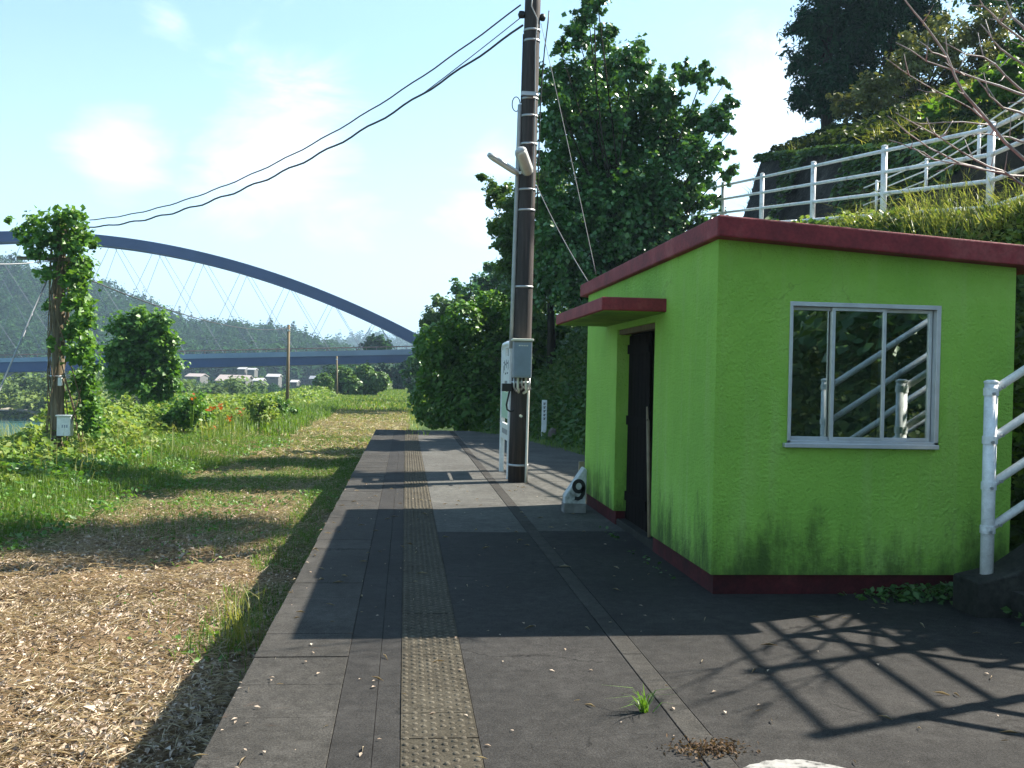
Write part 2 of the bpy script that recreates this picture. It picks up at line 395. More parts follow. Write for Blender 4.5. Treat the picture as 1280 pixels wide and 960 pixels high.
# ------------------------------------------------------------------ platform
def asphalt(name, lo, hi, moss=0.0):
    m, nt, b, N, L = nodes(name)
    tc = N('ShaderNodeTexCoord'); v = tc.outputs['Object']
    n1 = noise(N, L, v, 1.1, 8, .68); n2 = noise(N, L, v, 110, 4, .8); n4 = noise(N, L, v, 14, 6, .7)
    r = ramp(N, [(.28, lo), (.52, tuple((a + c) / 2 for a, c in zip(lo, hi))), (.74, hi)]); L(n1.outputs[0], r.inputs[0])
    mr = N('ShaderNodeMapRange'); mr.inputs['From Min'].default_value = .32; mr.inputs['From Max'].default_value = .72; mr.inputs['To Min'].default_value = .35; mr.inputs['To Max'].default_value = 1.75
    L(n2.outputs[0], mr.inputs['Value'])
    mr2 = N('ShaderNodeMapRange'); mr2.inputs['From Min'].default_value = .3; mr2.inputs['From Max'].default_value = .7; mr2.inputs['To Min'].default_value = .68; mr2.inputs['To Max'].default_value = 1.3
    L(n4.outputs[0], mr2.inputs['Value'])
    mu = N('ShaderNodeMath'); mu.operation = 'MULTIPLY'; L(mr.outputs[0], mu.inputs[0]); L(mr2.outputs[0], mu.inputs[1])
    # wandering hairline cracks, open only here and there
    wn = noise(N, L, v, 2.5, 4, .6); wv = N('ShaderNodeVectorMath'); wv.operation = 'MULTIPLY_ADD'; L(wn.outputs['Color'], wv.inputs[0]); wv.inputs[1].default_value = (.5, .5, .5); L(v, wv.inputs[2])
    vo = N('ShaderNodeTexVoronoi'); vo.feature = 'DISTANCE_TO_EDGE'; vo.inputs['Scale'].default_value = .9; L(wv.outputs[0], vo.inputs['Vector'])
    cr = N('ShaderNodeMapRange'); cr.inputs['From Min'].default_value = .003; cr.inputs['From Max'].default_value = .011; cr.inputs['To Min'].default_value = .35; cr.inputs['To Max'].default_value = 1; L(vo.outputs['Distance'], cr.inputs['Value'])
    cm = N('ShaderNodeMapRange'); cm.inputs['From Min'].default_value = .5; cm.inputs['From Max'].default_value = .62; L(n1.outputs[0], cm.inputs['Value'])
    cx_ = N('ShaderNodeMix'); L(cm.outputs[0], cx_.inputs['Factor']); cx_.inputs['A'].default_value = 1.0; L(cr.outputs[0], cx_.inputs['B'])
    mu2 = N('ShaderNodeMath'); mu2.operation = 'MULTIPLY'; L(mu.outputs[0], mu2.inputs[0]); L(cx_.outputs[0], mu2.inputs[1])
    sc = N('ShaderNodeVectorMath'); sc.operation = 'SCALE'; L(r.outputs[0], sc.inputs[0]); L(mu2.outputs[0], sc.inputs['Scale'])
    # pale dust in drifts, russet moss where asked
    n6 = noise(N, L, v, 3.1, 7, .7); dm = N('ShaderNodeMapRange'); dm.inputs['From Min'].default_value = .56; dm.inputs['From Max'].default_value = .74; dm.inputs['To Max'].default_value = .55; L(n6.outputs[0], dm.inputs['Value'])
    dx = N('ShaderNodeMix'); dx.data_type = 'RGBA'; L(dm.outputs[0], dx.inputs['Factor']); L(sc.outputs[0], dx.inputs['A']); dx.inputs['B'].default_value = (*[c * 1.5 for c in hi], 1)
    sc = dx; fin = dx.outputs['Result']
    if moss:
        mp6 = N('ShaderNodeMapping'); mp6.inputs['Scale'].default_value = (1.2, 3.5, 1); mp6.inputs['Location'].default_value = (3, 7, 0); L(v, mp6.inputs[0])
        n7 = noise(N, L, mp6.outputs[0], 1.6, 7, .65); mm = N('ShaderNodeMapRange'); mm.inputs['From Min'].default_value = .63; mm.inputs['From Max'].default_value = .70; mm.inputs['To Max'].default_value = moss; L(n7.outputs[0], mm.inputs['Value'])
        mx7 = N('ShaderNodeMix'); mx7.data_type = 'RGBA'; L(mm.outputs[0], mx7.inputs['Factor']); L(fin, mx7.inputs['A']); mx7.inputs['B'].default_value = (.085, .048, .028, 1); fin = mx7.outputs['Result']
    L(fin, b.inputs['Base Color']); b.inputs['Roughness'].default_value = .85; b.inputs['Specular IOR Level'].default_value = .10
    bp = N('ShaderNodeBump'); bp.inputs['Strength'].default_value = .55; bp.inputs['Distance'].default_value = .006
    L(n2.outputs[0], bp.inputs['Height']); L(bp.outputs[0], b.inputs['Normal'])
    return m
M_ASPH = asphalt('platform_asphalt', (0.0217, 0.0207, 0.0195), (0.0417, 0.0395, 0.0370))
M_ASPH2 = asphalt('forecourt_asphalt', (0.0199, 0.0193, 0.0186), (0.0435, 0.0408, 0.0376))
M_COPE = asphalt('coping_concrete', (0.0308, 0.0289, 0.0256), (0.0598, 0.0562, 0.0505), .7)
M_CONC = surf('weathered_concrete', [(.3, (0.0540, 0.0510, 0.0450)), (.55, (0.1200, 0.1140, 0.1020)), (.75, (0.1800, 0.1740, 0.1560))], 2.5, .9, .5, 60, .2, 0, (30, .2))
M_DARKC = surf('mossy_dark_concrete', [(.3, (0.0120, 0.0132, 0.0108)), (.6, (0.0300, 0.0300, 0.0252)), (.8, (0.0600, 0.0600, 0.0510))], 1.6, .95, .6, 30, .15, 0, (25, .3))
PY0, PY1 = -8.0, 26.4
mb = MB(); y = PY0
while y < PY1 - .05:
    l = min(.455, PY1 - y); dz = random.uniform(-.003, .002); dx = random.uniform(-.006, .004)
    mb.box((-.735 + dx, y + .0015, -.16), (-.262, y + l - .0015, dz)); y += l
tag(mb.build('platform_edge', M_COPE, bevel=.004), kind='structure')
mb = MB(); mb.box((-.69, PY0, -1.1), (1.2, PY1 - .03, -.163)); mb.box((-.258, PY0, -.16), (6.0, PY1 - .02, -.022))
tag(mb.build('platform_body', M_CONC), kind='structure')
mb = MB(); mb.box((-.259, PY0, -.02), (-.098, PY1 - .01, .000)); mb.box((-.0955, PY0, -.02), (.008, PY1 - .01, -.001))
M_PALE = asphalt('pale_sunlit_concrete', (0.0550, 0.0529, 0.0482), (0.1136, 0.1122, 0.1019))  # lighter concrete of the far stretch; its sunlit brightness also raised in the colour
mb2 = MB(); y = PY0
for y1 in (1.5, 9.3, 14.2, 19.6, PY1 - .01):
    (mb if y < 9 else mb2).box((.323, y + .003, -.02), (1.158 , y1 - .003, .001)); y = y1
tag(mb.build('platform_pavement', M_ASPH), kind='structure'); tag(mb2.build('platform_pavement', M_PALE), kind='structure')
mb = MB(); y = PY0
while y < PY1:
    l = 1.2; mb.box((1.166, y + .002, -.02), (1.276, min(PY1 - .01, y + l - .002), .001 + random.uniform(-.003, .003))); y += l
tag(mb.build('kerb_strip', M_COPE, bevel=.004), kind='structure')
mb = MB(); mb.box((1.279, PY0, -.02), (5.9, 9.4, -.001)); tag(mb.build('forecourt', M_ASPH2), kind='structure')
mb = MB(); mb.box((1.279, 9.406, -.02), (5.6, 13.9, -.002)); mb.box((1.279, 13.906, -.02), (5.6, PY1 - .01, -.001))
tag(mb.build('forecourt', M_PALE), kind='structure')
# tactile strip: base sheets and staggered studs
M_TACT = asphalt('tactile_concrete', (.036, .031, .022), (.066, .059, .044))
mb = MB(); y = PY0
while y < PY1 - .2:
    mb.box((.011, y + .002, -.02), (.320, y + .298, .003 + random.uniform(-.0015, .0015))); y += .3
tag(mb.build('tactile_paving', M_TACT), kind='structure')
cols = 8; rows = np.arange(1.2, PY1 - .1, .0667)
cx = .030 + np.arange(cols) * .0385
C = np.array([(x, r + (.0333 if k % 2 else 0)) for r in rows for k, x in enumerate(cx)])
C = C[RNG.random(len(C)) > .02]
n = len(C); ang = np.arange(8) / 8 * 2 * np.pi
ra = .0135; rb = .0095
V = np.empty((n, 16, 3))
hz = .003 + .0058 * (1 - .35 * RNG.random(n))
for k in range(8):
    V[:, k, 0] = C[:, 0] + ra * math.cos(ang[k]); V[:, k, 1] = C[:, 1] + ra * math.sin(ang[k]); V[:, k, 2] = .0025
    V[:, k + 8, 0] = C[:, 0] + rb * math.cos(ang[k]); V[:, k + 8, 1] = C[:, 1] + rb * math.sin(ang[k]); V[:, k + 8, 2] = hz
q = np.array([(k, (k + 1) % 8, (k + 1) % 8 + 8, k + 8) for k in range(8)] + [(8, 9, 10, 11), (8, 11, 12, 15), (12, 13, 14, 15)])
Q = (np.arange(n)[:, None, None] * 16 + q[None]).reshape(-1, 4)
st = link_mesh('tactile_paving_studs', np_mesh('tactile_paving_studs', V.reshape(-1, 3), quads=Q), asphalt('stud_concrete', (.062, .054, .040), (.115, .103, .080)))
tag(st, kind='structure')
# worn white paint ring at the forecourt corner
mb = MB(); vs = []; fs = []
for k in range(40):
    a = math.pi * (k / 39)
    for r in (.26, .12):
        rr = r + random.uniform(-.006, .006); vs.append((1.475 + rr * math.cos(a), 3.45 + rr * math.sin(a), .0045))
    if k: fs.append((2 * k - 2, 2 * k - 1, 2 * k + 1, 2 * k))
mb.add(vs, fs)
M_WPAINT = surf('worn_white_paint', [(.35, (.05, .048, .044)), (.47, (.22, .215, .20)), (.8, (.34, .33, .31))], 22, .8)
tag(mb.build('painted_marking', M_WPAINT), kind='structure')

# ------------------------------------------------------------------ hills
def hill_from_ridge(name, pts, Yr, Yb, zb, drop, mat, n=120, rows=14, seed=1):
    px = np.array([p[0] for p in pts]); py = np.array([p[1] for p in pts])
    us = np.linspace(px[0], px[-1], n); top = np.array([P(u, np.interp(u, px, py), Yr) for u in us])
    top[:, 2] -= drop
    V = []
    for j in range(rows):
        t = j / (rows - 1)
        yb = Yb + (Yr - Yb) * t
        x = top[:, 0] * (1 - .25 * (1 - t)); z = zb + (top[:, 2] - zb) * (t ** 1.15)
        z = z + (fbm(x, np.full(n, yb), .02, seed) - .5) * (top[:, 2] - zb) * .35 * np.sin(math.pi * t)
        V.append(np.stack([x, np.full(n, yb), z], 1))
    V.append(np.stack([top[:, 0], np.full(n, Yr + (Yr - Yb)), np.full(n, zb)], 1))
    V = np.array(V); rows += 1
    ix = np.arange(rows * n).reshape(rows, n)
    q = np.stack([ix[:-1, :-1], ix[:-1, 1:], ix[1:, 1:], ix[1:, :-1]], -1).reshape(-1, 4)
    o = link_mesh(name, np_mesh(name, V.reshape(-1, 3), quads=q, smooth=True), mat); tag(o, kind='structure')
    return V
M_HILL = surf('hill_woodland', [(.3, (.025, .045, .018)), (.6, (.045, .075, .028)), (.8, (.07, .10, .04))], .05, .95, 0, 1, .05, 0, (.3, .35))
HILL1 = hill_from_ridge('hill', [(-700, 250), (-300, 285), (-60, 300), (0, 318), (40, 328), (75, 340), (130, 350), (180, 376), (240, 402), (300, 405), (350, 412), (395, 424), (430, 434), (470, 446)], 520, 352, -4, 5.0, M_HILL, seed=2)
HILL2 = hill_from_ridge('hill', [(330, 448), (395, 440), (430, 432), (455, 428), (500, 427), (540, 420), (600, 424), (700, 428)], 1300, 950, -4, 4, M_HILL, seed=4)
hill_from_ridge('mountain', [(400, 450), (450, 430), (472, 421), (488, 415), (500, 415), (515, 421), (540, 428), (580, 436)], 4200, 3300, -5, 0, M_HILL, seed=6)
# ================================================================== BUILT THINGS
M_WHITE = surf('white_pipe_paint', [(.30, (.45, .44, .42)), (.42, (.68, .69, .69)), (.6, (.78, .79, .80))], 5, .42, .1, 40, .5, 0, (40, .10))
M_ALU = plain('aluminium', (.55, .57, .60), .38, .6, .5)
M_GALV = plain('galvanised_steel', (.42, .43, .44), .45, .7, .5)
M_BLACK = plain('black_rubber', (.012, .012, .013), .5)
M_STEELGREY = plain('grey_painted_steel', (.20, .23, .27), .45, .0, .5)
M_CREAM = plain('cream_plastic', (.62, .60, .50), .45)
M_WPLATE = surf('white_enamel', [(.35, (.60, .62, .62)), (.6, (.74, .76, .76))], 4, .35, 0, 40, .5, 0, (25, .08))

# ------------------------------------------------------------------ waiting hut
def stucco():
    m, nt, b, N, L = nodes('green_stucco')
    tc = N('ShaderNodeTexCoord'); v = tc.outputs['Object']
    sx = N('ShaderNodeSeparateXYZ'); L(v, sx.inputs[0])
    n1 = noise(N, L, v, 1.3, 6, .6)
    r = ramp(N, [(.3, (.265, .52, .075)), (.55, (.325, .61, .090)), (.75, (.41, .69, .14))]); L(n1.outputs[0], r.inputs[0])
    # mould creeping up from the foot and streaks
    mp = N('ShaderNodeMapping'); mp.inputs['Scale'].default_value = (3.2, 3.2, .8); L(v, mp.inputs[0])
    n2 = noise(N, L, mp.outputs[0], 1.4, 8, .7); n5 = noise(N, L, v, 16, 6, .75)
    hz = N('ShaderNodeMapRange'); hz.inputs['From Min'].default_value = .95; hz.inputs['From Max'].default_value = .10
    hz.inputs['To Min'].default_value = 0; hz.inputs['To Max'].default_value = .44; L(sx.outputs[2], hz.inputs['Value'])
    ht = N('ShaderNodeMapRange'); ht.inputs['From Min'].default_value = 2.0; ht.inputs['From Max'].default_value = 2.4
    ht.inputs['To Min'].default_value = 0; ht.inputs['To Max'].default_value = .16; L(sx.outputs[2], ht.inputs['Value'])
    def op(o, a, c):
        k = N('ShaderNodeMath'); k.operation = o
        for i, t in enumerate((a, c)):
            if isinstance(t, (int, float)): k.inputs[i].default_value = t
            else: L(t, k.inputs[i])
        return k.outputs[0]
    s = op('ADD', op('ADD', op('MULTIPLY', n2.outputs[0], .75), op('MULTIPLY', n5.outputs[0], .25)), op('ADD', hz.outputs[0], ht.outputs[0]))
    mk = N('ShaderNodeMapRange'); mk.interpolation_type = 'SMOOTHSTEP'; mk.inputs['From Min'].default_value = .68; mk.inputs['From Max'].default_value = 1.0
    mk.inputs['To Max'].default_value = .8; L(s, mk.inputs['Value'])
    mx = N('ShaderNodeMix'); mx.data_type = 'RGBA'; mp8 = N('ShaderNodeMapping'); mp8.inputs['Scale'].default_value = (7, 7, .5); L(v, mp8.inputs[0]); n8 = noise(N, L, mp8.outputs[0], 1.1, 6, .6)
    fd = N('ShaderNodeMapRange'); fd.inputs['From Min'].default_value = .52; fd.inputs['From Max'].default_value = .78; fd.inputs['To Max'].default_value = .38; L(n8.outputs[0], fd.inputs['Value'])
    fx = N('ShaderNodeMix'); fx.data_type = 'RGBA'; L(fd.outputs[0], fx.inputs['Factor']); L(r.outputs[0], fx.inputs['A']); fx.inputs['B'].default_value = (.46, .62, .22, 1)
    wn = noise(N, L, v, 2.2, 4, .6); wv = N('ShaderNodeVectorMath'); wv.operation = 'MULTIPLY_ADD'; L(wn.outputs['Color'], wv.inputs[0]); wv.inputs[1].default_value = (.6, .6, .6); L(v, wv.inputs[2])
    vo = N('ShaderNodeTexVoronoi'); vo.feature = 'DISTANCE_TO_EDGE'; vo.inputs['Scale'].default_value = .8; L(wv.outputs[0], vo.inputs['Vector'])
    cr = N('ShaderNodeMapRange'); cr.inputs['From Min'].default_value = .001; cr.inputs['From Max'].default_value = .006; cr.inputs['To Min'].default_value = .22; cr.inputs['To Max'].default_value = 0; L(vo.outputs['Distance'], cr.inputs['Value'])
    gx_ = N('ShaderNodeMapRange'); gx_.inputs['From Min'].default_value = .5; gx_.inputs['From Max'].default_value = .6; L(n1.outputs[0], gx_.inputs['Value'])
    cg = op('MULTIPLY', cr.outputs[0], gx_.outputs[0])
    cx_ = N('ShaderNodeMix'); cx_.data_type = 'RGBA'; L(cg, cx_.inputs['Factor']); L(fx.outputs['Result'], cx_.inputs['A']); cx_.inputs['B'].default_value = (.05, .09, .02, 1)
    L(mk.outputs[0], mx.inputs['Factor']); L(cx_.outputs['Result'], mx.inputs['A']); mx.inputs['B'].default_value = (.018, .03, .010, 1)
    L(mx.outputs['Result'], b.inputs['Base Color']); b.inputs['Roughness'].default_value = .8; b.inputs['Specular IOR Level'].default_value = .25
    n3 = noise(N, L, v, 42, 5, .65); n4 = noise(N, L, v, 9, 3, .5)
    sm = op('ADD', n3.outputs[0], op('MULTIPLY', n4.outputs[0], .6))
    bp = N('ShaderNodeBump'); bp.inputs['Strength'].default_value = 1.0; bp.inputs['Distance'].default_value = .034; L(sm, bp.inputs['Height']); L(bp.outputs[0], b.inputs['Normal'])
    return m
M_STUC = stucco()
M_RED = surf('red_roof_paint', [(.3, (.125, .018, .022)), (.55, (.225, .030, .036)), (.75, (.31, .085, .08))], 3.5, .7, .4, 50, .3, 0, (35, .22))
M_REDF = surf('red_plinth_paint', [(.3, (.02, .005, .006)), (.6, (.065, .010, .012)), (.8, (.11, .025, .024))], 3, .8, .4, 50, .2, 0, (30, .3))
M_INNER = plain('inner_plaster', (.16, .165, .15), .9)
HX0, HX1, HY0, HY1 = 2.09, 4.235, 6.63, 11.5
hut = thing('waiting_hut', 'lime green stucco waiting hut with a dark red flat roof beside the platform', 'hut', (HX0, HY0, 0))
ZR = lambda x: 2.412 - .058 * (x - HX0)       # underside of roof
wl = P(985.5, 465, HY0)[0]; wr = P(1174, 465, HY0)[0]; wt = P(1080, 379.5, HY0)[2]; wb = P(1080, 557, HY0)[2]
mb = MB(); T = .14; PZ = .135
def wbox(x0, x1, y0, y1, z0, z1=None):
    t0 = ZR(x0) + .02 if z1 is None else z1; t1 = ZR(x1) + .02 if z1 is None else z1
    mb.hexa([(x0, y0, z0), (x1, y0, z0), (x1, y1, z0), (x0, y1, z0), (x0, y0, t0), (x1, y0, t1), (x1, y1, t1), (x0, y1, t0)])
wbox(HX0, wl, HY0, HY0 + T, PZ); wbox(wr, HX1, HY0, HY0 + T, PZ); wbox(wl, wr, HY0, HY0 + T, PZ, wb); wbox(wl, wr, HY0, HY0 + T, wt)
DY0, DY1, DZ = 8.33, 9.85, 1.94
wbox(HX0, HX0 + T, HY0 + T, DY0, PZ); wbox(HX0, HX0 + T, DY1, HY1, PZ); wbox(HX0, HX0 + T, DY0, DY1, DZ)
wbox(HX0 + T, HX1, HY1 - T, HY1, PZ); wbox(HX1 - T, HX1, HY0 + T, HY1 - T, PZ)
mb.build('wall', M_STUC, hut)
mb = MB(); e = .022
for (x0, x1, y0, y1) in ((HX0 + e, HX1 - e, HY0 + e, HY0 + T - e), (HX0 + e, HX0 + T - e, HY0 + T - e, DY0 - .003), (HX0 + e, HX0 + T - e, DY1 + .003, HY1 - e), (HX0 + T - e, HX1 - e, HY1 - T + e, HY1 - e), (HX1 - T + e, HX1 - e, HY0 + T - e, HY1 - T + e)):
    mb.box((x0, y0, -.03), (x1, y1, PZ - .0015))
mb.build('plinth', M_REDF, hut)
MB().box((HX0 + .03, DY0, -.03), (HX0 + T + .02, DY1, .06)).build('doorstep', M_DARKC, hut, bevel=.01)
MB().box((HX0 + T - .02, HY0 + T - .02, -.03), (HX1 - T + .02, HY1 - T + .02, .03)).build('floor', M_DARKC, hut)
mb = MB(); i2 = T + .012
mb.box((HX1 - i2 - .01, HY0 + i2, .031), (HX1 - i2, HY1 - i2, 2.15)); mb.box((HX0 + i2, HY1 - i2 - .01, .031), (HX1 - i2 - .012, HY1 - i2, 2.15))
mb.build('inner_lining', M_INNER, hut)
# roof slab, slightly falling away from the track
rx0, rx1, ry0, ry1 = HX0 - .05, HX1 + .22, HY0 - .135, HY1 + .29; th = .142
mb = MB(); mb.hexa([(rx0, ry0, ZR(rx0)), (rx1, ry0, ZR(rx1)), (rx1, ry1, ZR(rx1)), (rx0, ry1, ZR(rx0)), (rx0, ry0, ZR(rx0) + th), (rx1, ry0, ZR(rx1) + th), (rx1, ry1, ZR(rx1) + th), (rx0, ry1, ZR(rx0) + th)])
roof = mb.build('roof', M_RED, hut, bevel=.012)
# canopy over the doorway
M_CANUND = surf('canopy_soffit', [(.3, (.10, .22, .02)), (.7, (.22, .40, .04))], 3, .85)
cb = 2.003
MB().box((1.557, 7.97, cb), (HX0 + .03, 10.44, cb + .108)).build('canopy', M_RED, hut, bevel=.01)
MB().box((1.587, 8.0, cb - .006), (HX0 - .002, 10.41, cb + .02)).build('canopy_soffit', M_CANUND, hut)
MB().box((HX0 + .02, DY0 + .002, DZ - .05), (HX0 + .10, DY1 - .002, DZ - .002)).build('door_frame', surf('bare_timber', [(.3, (.07, .05, .022)), (.7, (.15, .11, .05))], 3, .7, stretch=(1, 6, 1)), hut)
M_OLDWOOD = surf('shaded_weathered_timber', [(.3, (.004, .003, .003)), (.6, (.009, .007, .006)), (.8, (.02, .017, .014))], 2.5, .9, .3, 20, .05, 0, (30, .3), stretch=(8, 8, .6))  # old timber taken near black, so the doorway's shade sits in its colour
# slatted door slid half across the opening
mb = MB()
for k in range(6):
    y = DY0 + .62 + k * .145; mb.box((HX0 + .115, y, .065), (HX0 + .132, y + .137, DZ - .06))
dr = mb.build('door', M_OLDWOOD, hut, bevel=.003)
mb = MB()
for z in (.25, 1.0, 1.7): MB().box((HX0 + .100, DY0 + .62, z), (HX0 + .1145, DY0 + 1.49, z + .09)).build('door_rail', M_OLDWOOD, dr)
# window: frame, two sliding sashes and sill
fw = .03
win = MB()
win.box((wl, HY0 - .012, wt - fw), (wr, HY0 + .09, wt)); win.box((wl, HY0 - .012, wb), (wl + fw * .7, HY0 + .09, wt - fw)); win.box((wr - fw, HY0 - .012, wb), (wr, HY0 + .09, wt - fw)); win.box((wl, HY0 - .012, wb), (wr, HY0 + .09, wb + fw))
window = win.build('window', M_ALU, hut, bevel=.002)
MB().box((wl - .03, HY0 - .045, wb - .018), (wr - .01, HY0 + .01, wb + .012)).build('window_sill', M_ALU, window, bevel=.003)
m, nt, b, N, L = nodes('window_glass')
fr = N('ShaderNodeFresnel'); fr.inputs[0].default_value = 1.75
gl = N('ShaderNodeBsdfGlossy'); gl.inputs['Roughness'].default_value = .01; gl.inputs[0].default_value = (.95, 1, 1, 1)
tr = N('ShaderNodeBsdfTransparent'); tr.inputs[0].default_value = (.78, .84, .82, 1)
fa = N('ShaderNodeMath'); fa.operation = 'MULTIPLY_ADD'; fa.inputs[1].default_value = 1.2; fa.inputs[2].default_value = .24; L(fr.outputs[0], fa.inputs[0])
ms = N('ShaderNodeMixShader'); L(fa.outputs[0], ms.inputs[0]); L(tr.outputs[0], ms.inputs[1]); L(gl.outputs[0], ms.inputs[2]); L(ms.outputs[0], nt.nodes['Material Output'].inputs[0])
M_GLASS = m
def sash(x0, x1, y):
    mb = MB(); s = .024; z0, z1 = wb + fw, wt - fw
    mb.box((x0, y, z0), (x0 + s, y + .022, z1)); mb.box((x1 - s, y, z0), (x1, y + .022, z1)); mb.box((x0 + s, y, z0), (x1 - s, y + .022, z0 + s)); mb.box((x0 + s, y, z1 - s), (x1 - s, y + .022, z1))
    f = mb.build('sash', M_ALU, window, bevel=.002)
    MB().box((x0 + s - .004, y + .009, z0 + s - .004), (x1 - s + .004, y + .013, z1 - s + .004)).build('pane', M_GLASS, window)
xa = P(1108, 465, HY0)[0]; xb = P(1040, 465, HY0)[0]
sash(wl + .022, xb + .03, HY0 + .044); sash(xa - .03, wr - fw - .003, HY0 + .044); sash(xb, xa, HY0 + .012)
# notice board with dark brush strokes inside, bench
nb = thing('notice_board', 'narrow yellowed notice board on the wall inside the hut, seen through the window', 'notice board', (4.07, 8.1, 1.2))
MB().box((4.052, 8.0, .85), (4.072, 8.42, 1.85)).build('board', plain('yellowed_board', (.42, .33, .14), .6), nb)
mb = MB()
for (y, z, w, h) in ((8.12, 1.66, .03, .12), (8.25, 1.66, .03, .12), (8.1, 1.40, .2, .03), (8.2, 1.28, .03, .14), (8.12, 1.22, .14, .03), (8.1, 1.0, .03, .16), (8.28, 1.0, .03, .16), (8.13, 1.13, .15, .03), (8.13, .99, .15, .03)):
    mb.box((4.048, y, z), (4.0515, y + w, z + h))
mb.build('brush_strokes', M_BLACK, nb)
bn = thing('bench', 'low wooden bench along the back wall inside the hut', 'bench', (3.6, 9, .03))
MB().box((3.64, 7.2, .40), (4.04, 10.8, .44)).build('seat', M_OLDWOOD, bn, bevel=.004)
for y in (7.4, 9.0, 10.6): MB().box((3.68, y, .03), (4.0, y + .05, .399)).build('leg', M_OLDWOOD, bn)
# sticks leaning in the doorway
M_BAMB = surf('old_bamboo', [(.3, (.16, .12, .07)), (.7, (.34, .27, .17))], 4, .6)
mb = MB(); mb.tube([(2.165, 8.66, .063), (2.21, 9.0, 1.2)], .018, 8)
tag(mb.build('bamboo_pole', M_BAMB, smooth=True), 'pale bamboo pole leaning inside the dark doorway of the hut', 'bamboo pole')
mb = MB(); mb.tube([(2.22, 8.46, .063), (2.28, 8.54, 1.75)], .013, 8)
tag(mb.build('broom_handle', M_OLDWOOD, smooth=True), 'thin dark stick standing upright behind the doorpost of the hut', 'stick')

# ------------------------------------------------------------------ kilometre marker, stakes
kx, ky = 1.835, 10.75
km = thing('distance_marker', 'white concrete wedge marker bearing a black 9 at the corner of the green hut', 'marker', (kx, ky, 0))
M_KM = surf('painted_concrete', [(.32, (.16, .17, .16)), (.45, (.42, .44, .44)), (.75, (.60, .62, .62))], 7, .75, .3, 60, .3, 0, (30, .15))
mb = MB(); mb.prism([(kx - .105, -.02), (kx + .125, -.02), (kx + .135, .46), (kx + .105, .49), (kx - .105, .175)], 'y', ky - .07, ky + .10)
mb.build('block', M_KM, km, bevel=.012)
mb = MB(); mb.box((kx - .111, ky - .077, -.02), (kx + .130, ky + .107, .10)); mb.build('stained_foot', surf('grimy_concrete', [(.3, (.10, .10, .095)), (.7, (.25, .25, .24))], 8, .9), km, bevel=.008)
def text(body, size, mat, parent, loc, rot, name='numeral', ext=.001, align='CENTER', bold=.0):
    cu = bpy.data.curves.new(name, 'FONT'); cu.body = body; cu.size = size; cu.extrude = ext; cu.align_x = align; cu.align_y = 'CENTER'; cu.offset = bold
    o = bpy.data.objects.new(name, cu); COL.objects.link(o); cu.materials.append(mat)
    o.parent = parent; o.location = tuple(np.array(loc, float) - ORIG[parent.name]); o.rotation_euler = rot
    return o
nine = [(kx + .045 + .052 * math.cos(a), .285 + .058 * math.sin(a)) for a in np.linspace(0, -2 * math.pi, 25)] + [(kx + .097, .25), (kx + .092, .20), (kx + .072, .165), (kx + .04, .15), (kx + .005, .158)]
vs = []; fs = []
for i, p_ in enumerate(nine):
    a_ = np.array(nine[min(i + 1, len(nine) - 1)]) - np.array(nine[max(i - 1, 0)]); a_ = a_ / (np.linalg.norm(a_) + 1e-9); nn = np.array([-a_[1], a_[0]]) * .021
    for s_ in (1, -1): vs.append((p_[0] + s_ * nn[0], ky - .0725, p_[1] + s_ * nn[1]))
    if i: fs.append((2 * i - 2, 2 * i - 1, 2 * i + 1, 2 * i))
MB().add(vs, fs).build('numeral', M_BLACK, km)
wsx = float(P(727, 580, 11.3)[0])
tag(MB().box((wsx - .03, 11.28, -.02), (wsx + .03, 11.34, .50)).build('wooden_stake', M_BAMB, bevel=.006), 'short pale wooden stake behind the marker numbered 9', 'stake')
g = P(680, 531, 22.6)
sx0, sy0 = g[0], 22.6; sz0 = float(height(sx0, sy0)) - .05
sz1 = P(680, 500, 22.6)[2]
sp = thing('marker_post', 'slim white post with dark vertical lettering on the shaded grass slope', 'marker post', (sx0, sy0, sz0))
MB().box((sx0 - .055, sy0 - .04, sz0), (sx0 + .055, sy0 + .04, sz1)).build('post', M_WPLATE, sp, bevel=.008)
mb = MB(); hh = sz1 - .06
for k in range(5):
    z = hh - k * .085
    mb.box((sx0 - .03, sy0 - .0425, z - .012), (sx0 + .03, sy0 - .0405, z)); mb.box((sx0 - .008, sy0 - .0425, z - .052), (sx0 + .010, sy0 - .0405, z - .014)); mb.box((sx0 - .028, sy0 - .0425, z - .046), (sx0 - .016, sy0 - .0405, z - .024))
mb.build('dark_lettering', M_BLACK, sp)
q = P(691, 541, 21.8); bm = bmesh.new(); bmesh.ops.create_icosphere(bm, subdivisions=3, radius=1)
for v in bm.verts:
    k = 1 + .25 * (mnoise.noise(v.co * 1.5)); v.co = Vector((v.co.x * .10 * k, v.co.y * .10 * k, v.co.z * .17 * k))
me = bpy.data.meshes.new('stone'); bm.to_mesh(me); bm.free(); me.shade_smooth()
st = link_mesh('stone', me, surf('reddish_stone', [(.3, (.07, .055, .05)), (.7, (.17, .14, .13))], 6, .9, .5, 20), None, (q[0], 21.8, float(height(q[0], 21.8)) + .08))
tag(st, 'small upright reddish stone on the grass beside the slim white post', 'stone')

